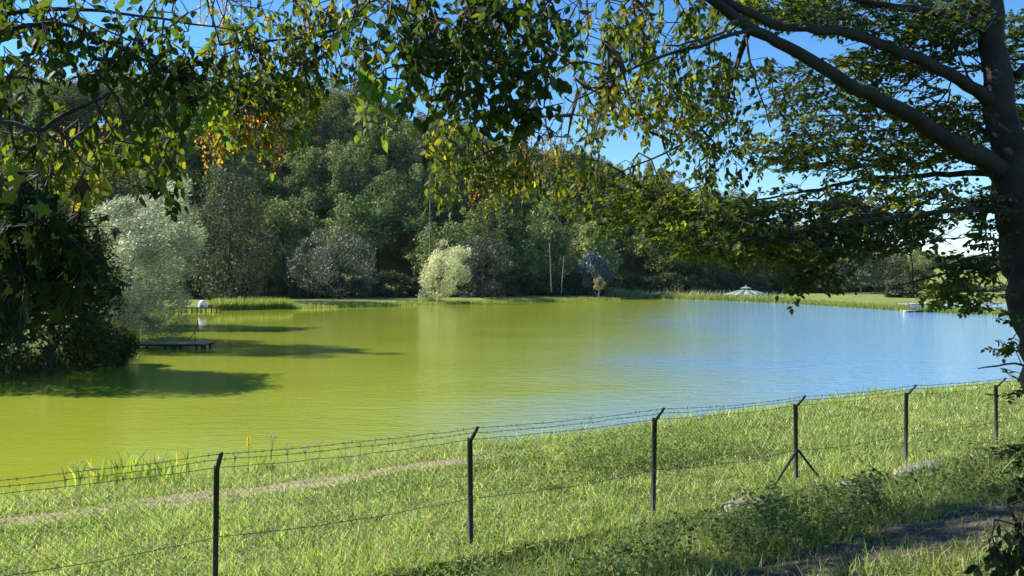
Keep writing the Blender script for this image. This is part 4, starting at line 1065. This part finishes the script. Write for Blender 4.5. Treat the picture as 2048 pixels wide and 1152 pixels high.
wA = [((4.5, 8.5, 11.5), (3.2, 2.2, 2.0), 150, .10, GREEN), ((1.0, 10.2, 10.1), (2.6, 1.2, .6), 190, .11, GREEN), ((-2.2, 11.0, 10.4), (1.7, 1.1, .5), 120, .12, GREEN), ((7.5, 8.5, 9.0), (2.2, 2.2, 2.5), 90, .10, GREEN)]  # middle clusters added above the frame to shade the trunk
ext = [L_([(1493, 75, 7.0, .012), (1500, 120, 7.0, .010), (1515, 170, 7.0, .008), (1530, 215, 7.0, .006), (1541, 255, 7.0, .005)]), L_([(1443, 150, 7.2, .010), (1441, 190, 7.2, .008), (1452, 230, 7.2, .006), (1460, 268, 7.2, .004)]),
       L_([(1920, 105, 8.2, .014), (1928, 135, 8.2, .012), (1945, 165, 8.3, .016)]), L_([(1985, 400, 8.3, .010), (1968, 450, 8.2, .009), (1975, 500, 8.2, .008), (1980, 535, 8.2, .006)]),
       L_([(1460, 60, 6.9, .016), (1475, 40, 6.6, .016), (1440, 62, 6.2, .012), (1380, 88, 6.0, .010), (1330, 90, 5.9, .006)])]
near_tree("hornbeam_tree", (bx, by, gz(bx, by)), "hornbeam with a dark trunk at the right edge and long leafy limbs", limbsA, clA, wA, 71, extra_twigs=ext)

# left hornbeam, its trunk stands outside the frame ---------------------
tx, ty = -6.2, 2.6
zb = gz(tx, ty)
trunkB = [(tx, ty, zb - .3, .34), (tx, ty, zb + .2, .26), (tx + .05, ty + .05, zb + 2, .22), (tx + .2, ty + .1, zb + 4, .19), (tx + .1, ty + .2, zb + 6, .15), (tx + .2, ty + .3, zb + 8, .10), (tx + .2, ty + .3, zb + 10, .05)]
limbsB = [trunkB,
    [(tx + .1, ty + .1, zb + 3.0, .09), (-5.0, 3.6, zb + 3.4, .06)] + L_([(-120, 40, 5.0, .036), (0, 27, 5.0, .018), (120, 17, 5.0, .014), (200, 20, 5.0, .011), (330, 40, 5.0, .008), (470, 60, 5.0, .004)]),
    [(tx + .1, ty + .1, zb + 2.7, .08), (-5.0, 3.5, zb + 3.0, .05)] + L_([(-100, 70, 4.8, .03), (0, 62, 4.8, .017), (110, 45, 4.8, .013), (170, 66, 4.8, .011), (250, 100, 4.7, .008), (330, 140, 4.7, .006), (400, 160, 4.7, .003)]),
    [(tx + .1, ty + .1, zb + 2.2, .08), (-4.9, 3.6, zb + 2.4, .05)] + L_([(-90, 235, 4.6, .032), (0, 240, 4.5, .018), (50, 256, 4.5, .015), (85, 258, 4.5, .014), (130, 228, 4.5, .012), (200, 196, 4.5, .009), (230, 184, 4.5, .005)]),
    L_([(190, 200, 4.5, .008), (212, 240, 4.5, .006), (240, 282, 4.5, .005), (290, 290, 4.6, .003)]),
    L_([(105, 255, 4.5, .009), (138, 285, 4.5, .006), (165, 325, 4.6, .005), (215, 350, 4.6, .003)]),
    [(tx + .15, ty + .2, zb + 6.0, .12), (-4.6, 3.6, zb + 6.0, .085), (-3.2, 4.8, zb + 5.6, .06)] + L_([(350, -150, 6.0, .042), (600, -90, 6.2, .03), (720, 20, 6.2, .02), (640, 70, 6.1, .014), (540, 82, 6.0, .009), (470, 100, 6.0, .005)]),
    L_([(735, 10, 6.2, .016), (690, 70, 6.1, .013), (650, 110, 6.0, .011), (590, 165, 6.0, .008), (545, 200, 6.0, .005), (520, 260, 6.0, .003)]),
    L_([(380, -140, 6.0, .022), (400, -60, 5.9, .016), (420, 20, 5.8, .010), (440, 90, 5.8, .006)]),
    [(tx + .15, ty + .2, zb + 5.0, .11), (-6.2, 5.2, zb + 5.8, .08), (-7.4, 8.2, 9.9, .075), (-7.0, 11.2, 10.5, .05), (-5.0, 13.6, 11.4, .02)],  # long limb added out of view to carry the foliage shading the path
    [(-7.4, 8.4, 9.95, .05), (-8.2, 9.8, 10.1, .03), (-9.2, 10.8, 10.3, .015)],  # side limb added out of view for the same shade
]
clB = [
    (60, 35, 110, 50, 4.6, 5.2, 36, .088, GREEN, 'droop'), (200, 70, 110, 50, 4.6, 5.2, 30, .088, GREEN, 'droop'), (90, 120, 110, 40, 4.5, 5.0, 14, .09, GREEN, 'droop'), (300, 130, 90, 45, 4.5, 5.0, 26, .088, GREEN, 'droop'), (395, 150, 70, 45, 4.6, 5.0, 18, .088, GREEN, 'droop'), (200, 140, 60, 40, 4.5, 4.9, 8, .09, GREEN, 'droop'),
    (30, 160, 60, 60, 4.5, 5.0, 9, .088, GREEN, 'droop'), (60, 215, 80, 34, 4.4, 4.8, 6, .085, GREEN, 'droop'), (300, 210, 110, 40, 4.4, 5.0, 12, .085, GREEN, 'droop'), (400, 210, 60, 40, 4.5, 5.0, 15, .085, LIME, 'droop'), (345, 175, 40, 20, 4.5, 4.9, 5, .09, LIME, 'droop'), (330, 30, 60, 40, 4.8, 5.4, 12, .085, GREEN, 'droop'),
    (180, 280, 130, 50, 4.6, 5.4, 15, .08, OLIVE, 'droop'), (80, 310, 110, 50, 4.6, 5.6, 16, .08, OLIVE, 'droop'), (150, 340, 110, 45, 4.8, 5.6, 18, .08, YELLOW, 'droop'), (260, 320, 90, 50, 4.8, 5.6, 11, .078, OLIVE, 'droop'), (90, 390, 90, 40, 4.8, 5.4, 9, .08, YELLOW, 'droop'), (60, 340, 60, 70, 4.6, 5.2, 8, .085, GREEN, 'droop'),
    (330, 290, 80, 40, 4.8, 5.4, 9, .078, OLIVE, 'droop'), (320, 385, 40, 40, 5.0, 5.4, 6, .085, DARK, 'droop'), (130, 295, 60, 30, 5.2, 5.8, 6, .09, BROWN, 'seed'), (160, 330, 90, 50, 5.4, 6.0, 10, .09, ORANGE, 'seed'),
    # fruiting bough left of centre
    (560, 60, 120, 60, 5.6, 6.6, 40, .07, OLIVE, 'droop'), (610, 130, 90, 60, 5.6, 6.4, 26, .07, OLIVE, 'droop'), (520, 150, 100, 50, 5.6, 6.4, 36, .07, OLIVE, 'droop'), (560, 210, 90, 40, 5.8, 6.4, 34, .068, YELLOW, 'droop'), (500, 200, 80, 40, 5.8, 6.4, 24, .068, OLIVE, 'droop'),
    (640, 40, 70, 40, 5.6, 6.6, 18, .08, YELLOW, 'droop'), (440, 20, 50, 30, 5.6, 6.2, 14, .085, ORANGE, 'seed'), (580, 110, 110, 80, 5.8, 6.6, 34, .085, BROWN, 'seed'), (650, 80, 60, 70, 5.8, 6.6, 16, .085, ORANGE, 'seed'), (480, 262, 70, 40, 5.6, 6.2, 26, .085, ORANGE, 'seed'), (540, 262, 46, 46, 5.6, 6.2, 24, .085, ORANGE, 'seed'), (420, 285, 30, 30, 5.6, 6.0, 12, .085, ORANGE, 'seed'),
    (470, 255, 80, 40, 5.6, 6.2, 26, .068, YELLOW, 'droop'), (570, 290, 50, 30, 5.8, 6.2, 10, .068, LIME, 'droop'), (430, 200, 40, 60, 5.4, 6.2, 14, .07, LIME, 'droop'), (690, 120, 40, 60, 5.8, 6.4, 10, .07, OLIVE, 'droop'), (700, 30, 50, 40, 5.6, 6.4, 14, .07, OLIVE, 'droop'), (720, 160, 20, 40, 5.8, 6.4, 8, .08, ORANGE, 'seed'),
    (450, 100, 60, 60, 5.4, 6.2, 16, .07, OLIVE, 'droop'),
]
wB = [((-6.8, 2.6, zb + 8.6), (2.6, 2.0, 2.0), 130, .11, GREEN), ((-8.6, 10.4, 10.1), (1.5, .9, .5), 130, .13, GREEN), ((-7.2, 11.5, 10.5), (1.4, .9, .5), 150, .13, GREEN), ((-6.1, 12.6, 10.9), (1.3, .9, .5), 150, .13, GREEN), ((-5.0, 13.6, 11.3), (1.3, .9, .5), 140, .13, GREEN), ((-3.4, 4.4, zb + 6.4), (2.0, 1.8, .9), 25, .10, GREEN)]  # middle clusters added above the frame to cast shade on the path
near_tree("hornbeam_tree", (tx, ty, zb), "hornbeam whose boughs hang in from the upper left corner", limbsB, clB, wB, 73)

# young maple at the left edge -------------------------------------------
mx_, my_ = -3.9, 3.5
zb = gz(mx_, my_)
limbsC = [[(mx_, my_, zb - .2, .06), (mx_ + .05, my_, zb + .8, .05), (mx_ + .1, my_ + .05, zb + 1.7, .04), (mx_ + .1, my_, zb + 2.8, .015)],
          [(mx_ + .08, my_, zb + 1.0, .028)] + L_([(-160, 640, 3.7, .016), (-40, 600, 3.7, .010), (90, 560, 3.6, .005)]),
          [(mx_ + .1, my_, zb + 1.5, .026)] + L_([(-160, 470, 3.7, .015), (-40, 450, 3.7, .010), (100, 430, 3.6, .005)])]
clC = [(60, 440, 100, 56, 3.4, 4.0, 38, .105, DARK, 'droop'), (75, 525, 105, 48, 3.4, 4.0, 36, .105, DARK, 'droop'), (30, 600, 55, 36, 3.4, 3.9, 12, .10, DARK, 'droop'), (140, 560, 55, 26, 3.5, 3.8, 9, .10, DARK, 'droop')]
near_tree("young_maple", (mx_, my_, zb), "young maple with large dark lobed leaves at the left edge", limbsC, clC, [], 75, template=(MAPLE_V, MAPLE_F), lmat=M_MAPLE, single_leaves=300, trunk_sides=8)

# dark leaves of a low bush at the right edge
sx, sy = at(2085, 1150, 5.2)[:2]
zb = gz(sx, sy)
limbsD = [[(sx, sy, zb - .2, .02), (sx + .02, sy, zb + .5, .014), (sx, sy, zb + 1.3, .006)], [(sx, sy, zb + .4, .01)] + L_([(2060, 1000, 5.2, .006), (2030, 960, 5.2, .003)])]
near_tree("hazel_sapling", (sx, sy, zb), "dark leafy sapling in the lower right corner beside the path", limbsD, [(2050, 1000, 24, 30, 5.0, 5.6, 6, .075, DARK, 'droop'), (2020, 1125, 60, 34, 4.9, 5.4, 16, .075, DARK, 'droop'), (2045, 1065, 24, 30, 5.0, 5.4, 6, .075, DARK, 'droop')], [], 77, single_leaves=60, trunk_sides=7)

# ------------------------------------------------------------------ meadow grass, weeds, shore plants
g = np.random.default_rng(33)
def region(n, n0, n1, t0, t1, power=1.3, dref=11.0, vis=True):
    nn = g.uniform(n0, n1, n); tt = g.uniform(t0, t1, n)
    x, y = xy_of(nn, tt)
    ok = (y > 3.0) & (np.abs(x / np.maximum(y, .1)) < .70) & (g.random(n) < np.clip((dref / np.maximum(y, 1)) ** power, .12, 1))
    z = ground(x, y)
    ok &= ((CAMZ - z) / np.maximum(y, .1) < .43) & (z > .02)
    return x[ok], y[ok], z[ok], nn[ok], tt[ok]
MEAD = [(0.42, 0.49, 0.14), (0.33, 0.43, 0.10), (0.53, 0.55, 0.26), (0.18, 0.29, 0.065), (0.56, 0.52, 0.32)]
x, y, z, nn, tt = region(820000, -1.0, 12.6, -16, 36)
patch = vnoise(x, y, 1.7, 9) * .6 + vnoise(x, y, .6, 10) * .4
on_track = (np.abs(nn - 7.0 - .6 * (vnoise(tt, np.full_like(tt, 14.0), 2.2, 2) - .5)) < .75) & (tt > -7.5) & (tt < 9.5)
keepm = (g.random(len(x)) < .35 + .9 * patch) & ~(g.random(len(x)) < .66 * np.exp(-((nn - 7.0 - .6 * (vnoise(tt, np.full_like(tt, 14.0), 2.2, 2) - .5)) / .62) ** 2) * sstep(.25, .6, vnoise(x, y, .9, 61)) * sstep(-7.5, -5.5, tt) * (1 - sstep(7, 9, tt)))
x, y, z, nn, tt, patch, on_track = [q[keepm] for q in (x, y, z, nn, tt, patch, on_track)]
n = len(x)
Lb = g.uniform(.05, .16, n) * (.45 + 1.1 * patch + 1.1 * sstep(.60, .80, vnoise(x, y, .8, 91))) * (1 + .5 * sstep(8.5, 10.5, nn)) * np.where(on_track, .55, 1)
Lb *= 1 + 1.0 * np.exp(-((nn - 4.3) ** 2 / 2.2 + (tt - 9.2) ** 2 / 7)) + .6 * sstep(12, 20, tt) * sstep(2, 6, nn)
Wb = .0105 * g.uniform(.6, 1.5, n) * np.clip(y / 11, .8, 2.2)
hue = vnoise(x, y, 2.6, 51) * .6 + vnoise(x, y, .7, 52) * .4 + g.normal(size=n) * .10
lush = hue < .42
BL = [blades(g, np.stack([x, y, z - .01], 1)[q], Lb[q], Wb[q], MEAD, wt, 1.0, jit=.3) for q, wt in ((lush, (2.5, 4, 1, 5, .4)), (~lush, (5, 4, 3, 1.8, 1.3)))]
o_ = len(BL[0][0]); V = np.concatenate([BL[0][0], BL[1][0]]); Fs = [np.concatenate([BL[0][1][i], BL[1][1][i] + o_]) for i in (0, 1)]; C = np.concatenate([BL[0][2], BL[1][2]])
tag(link("meadow_grass", mesh("meadow_grass", V, Fs, C), M_GRASS), "sunlit yellow green meadow grass on the bank around the fence", "grass", kind="stuff")
print("meadow blades", n)
x, y, z, nn, tt = region(260000, -10, -.9, -14, 22, 1.2, 8)
wv_ = .5 * (vnoise(x, y, 1.1, 71) - .5) + .3 * (vnoise(x, y, .4, 72) - .5)
onp = (nn + wv_ > -5.05) & (nn + wv_ < -4.3)
keepm = ~(onp & (g.random(len(x)) < .76)); x, y, z, nn, tt = [q[keepm] for q in (x, y, z, nn, tt)]; n = len(x)
tall = np.exp(-((nn + 2.2) ** 2) / 1.6)
tuft = vnoise(x, y, .55, 73) ** 2
V, Fs, C = blades(g, np.stack([x, y, z - .01], 1), g.uniform(.08, .22, n) * (.6 + 2.6 * tall * (.2 + 1.9 * tuft) + .7 * tuft) * (1 - .6 * sstep(-1.5, -1.1, nn)), .0095 * g.uniform(.6, 1.5, n), [(0.20, 0.27, 0.06), (0.28, 0.33, 0.09), (0.12, 0.18, 0.045), (0.40, 0.37, 0.20), (0.30, 0.22, 0.12)], (4, 4, 3, 2, .8), .65)
tag(link("bank_herbage", mesh("bank_herbage", V, Fs, C), M_GRASS), "taller rank grass on the near bank between path and fence", "grass", kind="stuff")
print("bank blades", n)
x, y, z, nn, tt = region(14000, -3.5, 10.5, -14, 30, .8, 11); n = len(x)
V, Fs, C = blades(g, np.stack([x, y, z], 1), g.uniform(.2, .5, n), .0065 * g.uniform(.6, 1.4, n) * np.clip(y / 11, 1, 2), [(0.52, 0.46, 0.26), (0.40, 0.36, 0.18), (0.36, 0.30, 0.20)], (2, 2, 1), .28)
tag(link("seed_stalks", mesh("seed_stalks", V, Fs, C), M_GRASS), "thin straw coloured grass stalks standing above the meadow", "grass", kind="stuff")
# broad weeds
KITE_V = np.array([[0, 0, 0], [-.3, .45, .06], [0, 1, -.08], [.3, .45, .06], [0, .5, 0.0]], float); KITE_F = [np.array([[0, 4, 1], [4, 2, 1], [0, 3, 4], [4, 3, 2]])]
def weeds(name, n, n0, n1, t0, t1, size, hmax, cols, wts, label, thr, seed):
    x, y, z, nn, tt = region(n, n0, n1, t0, t1, 1.0, 10)
    keep = (vnoise(x, y, .9, seed) * .6 + vnoise(x, y, .33, seed + 1) * .4 > thr) & ~((nn > -5.2) & (nn < -4.1) & (g.random(len(x)) < .9))
    x, y, z = x[keep], y[keep], z[keep]; m_ = len(x)
    dens = vnoise(x, y, .33, seed + 1)
    P = np.stack([x, y, z + g.random(m_) * hmax * (.3 + dens)], 1)
    d = norm(g.normal(size=(m_, 3)) * np.array([1, 1, .35]) + np.array([0, 0, .1])); nr = norm(np.array([0, 0, 1.0]) + .45 * g.normal(size=(m_, 3)))
    V, Fs, C = scatter(KITE_V, KITE_F, P, frames(d, nr), size * g.uniform(.5, 1.4, m_), palette(g, m_, cols, wts, .2))
    tag(link(name, mesh(name, V, Fs, C), M_GRASS), label, "plants", kind="stuff")
weeds("broadleaf_weeds", 150000, -4.6, -1.35, -12, 20, .05, .45, [(0.10, 0.17, 0.04), (0.17, 0.22, 0.06), (0.08, 0.12, 0.035)], (3, 3, 2), "dense broad leaved weeds on the near bank below the fence", .53, 41)
weeds("meadow_herbs", 130000, -.6, 12, -14, 30, .05, .16, [(0.20, 0.28, 0.06), (0.28, 0.33, 0.09), (0.13, 0.20, 0.05)], (3, 2, 2), "small leafy herbs mixed through the meadow grass", .47, 43)
weeds("bramble_mound", 26000, 2.6, 6.0, 6.0, 12.5, .06, .45, [(0.20, 0.26, 0.06), (0.12, 0.18, 0.05), (0.26, 0.30, 0.08)], (3, 2, 2), "low mound of brambles in the meadow beyond the fence", .40, 45)
weeds("tall_nettles", 60000, -3.5, -2.0, 5.0, 16, .07, .65, [(0.11, 0.16, 0.045), (0.16, 0.20, 0.06), (0.22, 0.22, 0.10)], (3, 2, 1), "tall ragged weeds on the shaded bank before the stone edging", .62, 47)
# fallen leaves on the path
x, y, z, nn, tt = region(5200, -6.2, -3.2, -4, 16, .6, 8); n = len(x)
V, Fs, C = scatter(KITE_V, KITE_F, np.stack([x, y, z + .03], 1), frames(norm(g.normal(size=(n, 3)) * np.array([1, 1, .15])), norm(np.array([0, 0, 1]) + .3 * g.normal(size=(n, 3)))), .06 * g.uniform(.5, 1.3, n), palette(g, n, [(0.22, 0.15, 0.08), (0.30, 0.22, 0.12), (0.13, 0.09, 0.05)], (2, 1, 2), .2))
tag(link("leaf_litter", mesh("leaf_litter", V, Fs, C), M_LEAF), "brown fallen leaves scattered on the shaded path", "leaves", kind="stuff")
# shore fringe
x, y, z, nn, tt = region(24000, 8.8, 11.8, -16, 34, .8, 20); n = len(x)
V, Fs, C = blades(g, np.stack([x, y, z - .02], 1), g.uniform(.14, .48, n) * (.5 + vnoise(x, y, 1.1, 81)), .012 * g.uniform(.6, 1.4, n), MEAD, (3, 3, 2, 3, 2), .35)
tag(link("shore_fringe", mesh("shore_fringe", V, Fs, C), M_GRASS), "ragged tall grass fringe at the near waterline", "grass", kind="stuff")

def on_pix(px, py_):
    """ground point seen at a pixel of the near bank"""
    for d in np.arange(5, 45, .1):
        p = at(px, py_, d)
        if p[2] < max(gz(p[0], p[1]), 0): break
    while gz(p[0], p[1]) < .06 and d > 6:
        d -= .1; p = at(px, py_, d)
    return p[0], p[1], gz(p[0], p[1])
def at_shore(px, py_top, inland=.4):
    """waterline spot in the column px, and the height that reaches py_top"""
    for d in np.arange(11, 45, .1):
        x_ = (px - CX) / F * d
        if sdist(LAKE, np.array([x_]), np.array([d]))[0] < inland: break
    z_ = gz(x_, d)
    return x_, d, z_, CAMZ - (py_top - HY) / F * d - z_
M_IRIS = M_GRASS
def iris(px, py_, nleaf, spread, label):
    x, y, z, h = at_shore(px, py_, .7)
    root = empty("iris_clump", (x, y, z)); tag(root, label, "plant", "iris clumps on the near shore")
    for i in range(nleaf):
        L = h * g.uniform(.55, 1.1); a_ = g.uniform(0, 6.28); ln_ = g.uniform(.05, .6)
        s = np.linspace(0, 1, 6); bend = ln_ * s ** 2 * L * .8
        cx_ = np.cos(a_) * bend + g.normal() * spread; cy_ = np.sin(a_) * bend + g.normal() * spread * .7
        wv = .028 * np.array([.8, 1, 1, .85, .55, .05]); ca = g.uniform(0, 3.14)
        V = np.concatenate([np.stack([cx_ + np.cos(ca) * wv * k_, cy_ + np.sin(ca) * wv * k_, s * L * (1 - .25 * ln_ * s)], 1) for k_ in (-1, 1)])
        Q = [[j, j + 1, 7 + j, 6 + j] for j in range(5)]
        c_ = palette(g, 1, [(0.30, 0.38, 0.07), (0.40, 0.45, 0.10), (0.18, 0.27, 0.06)], (3, 3, 1.5))
        link("leaf", mesh("iris_leaf", V, [np.array(Q)], np.repeat(c_, 12, 0)), M_IRIS, root)
iris(262, 904, 130, .62, "large clump of sword leaved iris at the near shore, left")
iris(520, 900, 30, .2, "smaller upright iris clump just right of the leftmost fence post")
M_YEL = simple("yellow_petals", (0.85, 0.70, 0.04), 0.6, noise=0.15)
M_DRY = simple("dry_flower_heads", (0.42, 0.38, 0.22), 0.8, noise=0.25)
M_STEM = simple("green_stem", (0.20, 0.24, 0.07), 0.7, noise=0.2)
x, y, z, hh = at_shore(497, 872, .9)
root = empty("yellow_flower", (x, y, z)); tag(root, "yellow flower spike standing out against the green water", "flower")
mb = MB(); mb.tube(catmull([(0, 0, 0), (.01, 0, hh * .5), (0, 0, hh)], .1), .008, 5); mb.build("stem", M_STEM, root)
for i in range(26):
    q = i / 26; mb = MB(); a_ = i * 2.4; r_ = .065 * (1 - .6 * q)
    c_ = np.array([math.cos(a_) * r_, math.sin(a_) * r_, hh * (.72 + .28 * q)])
    V = [c_ + np.array([math.cos(k_ * 1.2566) * .026 * (1 if k_ % 2 else 1), math.sin(k_ * 1.2566) * .026, .008]) for k_ in range(5)] + [c_ - np.array([0, 0, .012])]
    mb.add(V, [[[k_, (k_ + 1) % 5, 5] for k_ in range(5)]]); mb.build("blossom", M_YEL, root)
um = [(545, 940, 868), (152, 975, 925), (640, 925, 880), (690, 918, 882), (575, 940, 890), (720, 905, 878), (610, 930, 893), (785, 900, 872), (820, 895, 868), (470, 950, 905), (745, 905, 885), (1180, 862, 828), (180, 972, 935), (330, 962, 915), (870, 888, 862)]
for i, (px, pb, pt_) in enumerate(um):
    x, y, z, hh = at_shore(px, pt_, g.uniform(.3, 1.0))
    root = empty("umbel_flower", (x, y, z)); tag(root, ("tall pale umbel flower beside the yellow flower spike" if i == 0 else "thin dry umbel stalk in the fringe of the near shore"), "flower", "dry umbels on the near shore")
    mb = MB(); mb.tube(catmull([(0, 0, 0), (g.uniform(-.03, .03), 0, hh * .5), (0, 0, hh * .86)], .1), .007, 4); mb.build("stem", M_STEM, root)
    for k_ in range(g.integers(5, 9)):
        a_ = k_ * 2.4; r_ = g.uniform(.05, .16); e_ = np.array([math.cos(a_) * r_, math.sin(a_) * r_, hh * g.uniform(.9, 1.02)])
        mb = MB(); mb.tube([(0, 0, hh * g.uniform(.6, .85)), e_], .004, 3, False)
        for q in range(6):
            b_ = e_ + np.array([math.cos(q) * .035, math.sin(q) * .035, .012]); mb.box(b_, (.018, .018, .010))
        mb.build("umbel", M_DRY, root)
# fallen sticks on the near bank
for i, (a_, b_, lab) in enumerate([((1310, 1120), (1395, 1062), "thin arched dead stick on the near bank above the path"), ((1640, 1130), (1690, 1152), "pale dead stick lying at the edge of the shaded path"), ((1530, 1060), (1560, 1010), "upright dead stalk in the weeds left of the brace post")]):
    xa, ya, za = on_pix(*a_); xb, yb, zb_ = on_pix(*b_)
    mid = np.array([(xa + xb) / 2, (ya + yb) / 2, (za + zb_) / 2 + (.18 if i == 0 else .05)])
    P = catmull([np.array([xa, ya, za]), mid, np.array([xb, yb, zb_ + .05])], .05)
    mb = MB(); mb.tube(P, np.linspace(.011, .005, len(P)), 5); tag(mb.build("dead_stick", M_TWIG, None, True), lab, "stick")

# ------------------------------------------------------------------ air
mb = MB(); mb.box((0, 0, 52), (6900, 6900, 109))
hzm = bpy.data.materials.new("thin_autumn_haze"); hzm.use_nodes = True
ht = hzm.node_tree; ht.nodes.clear()
pv = ht.nodes.new("ShaderNodeVolumePrincipled"); pv.inputs["Color"].default_value = (0.75, 0.87, 1.0, 1); pv.inputs["Density"].default_value = 0.00003; pv.inputs["Anisotropy"].default_value = 0.2
ho = ht.nodes.new("ShaderNodeOutputMaterial"); ht.links.new(pv.outputs[0], ho.inputs["Volume"])
tag(mb.build("haze", hzm), "thin bluish haze in the air over the lake", "haze", kind="stuff")
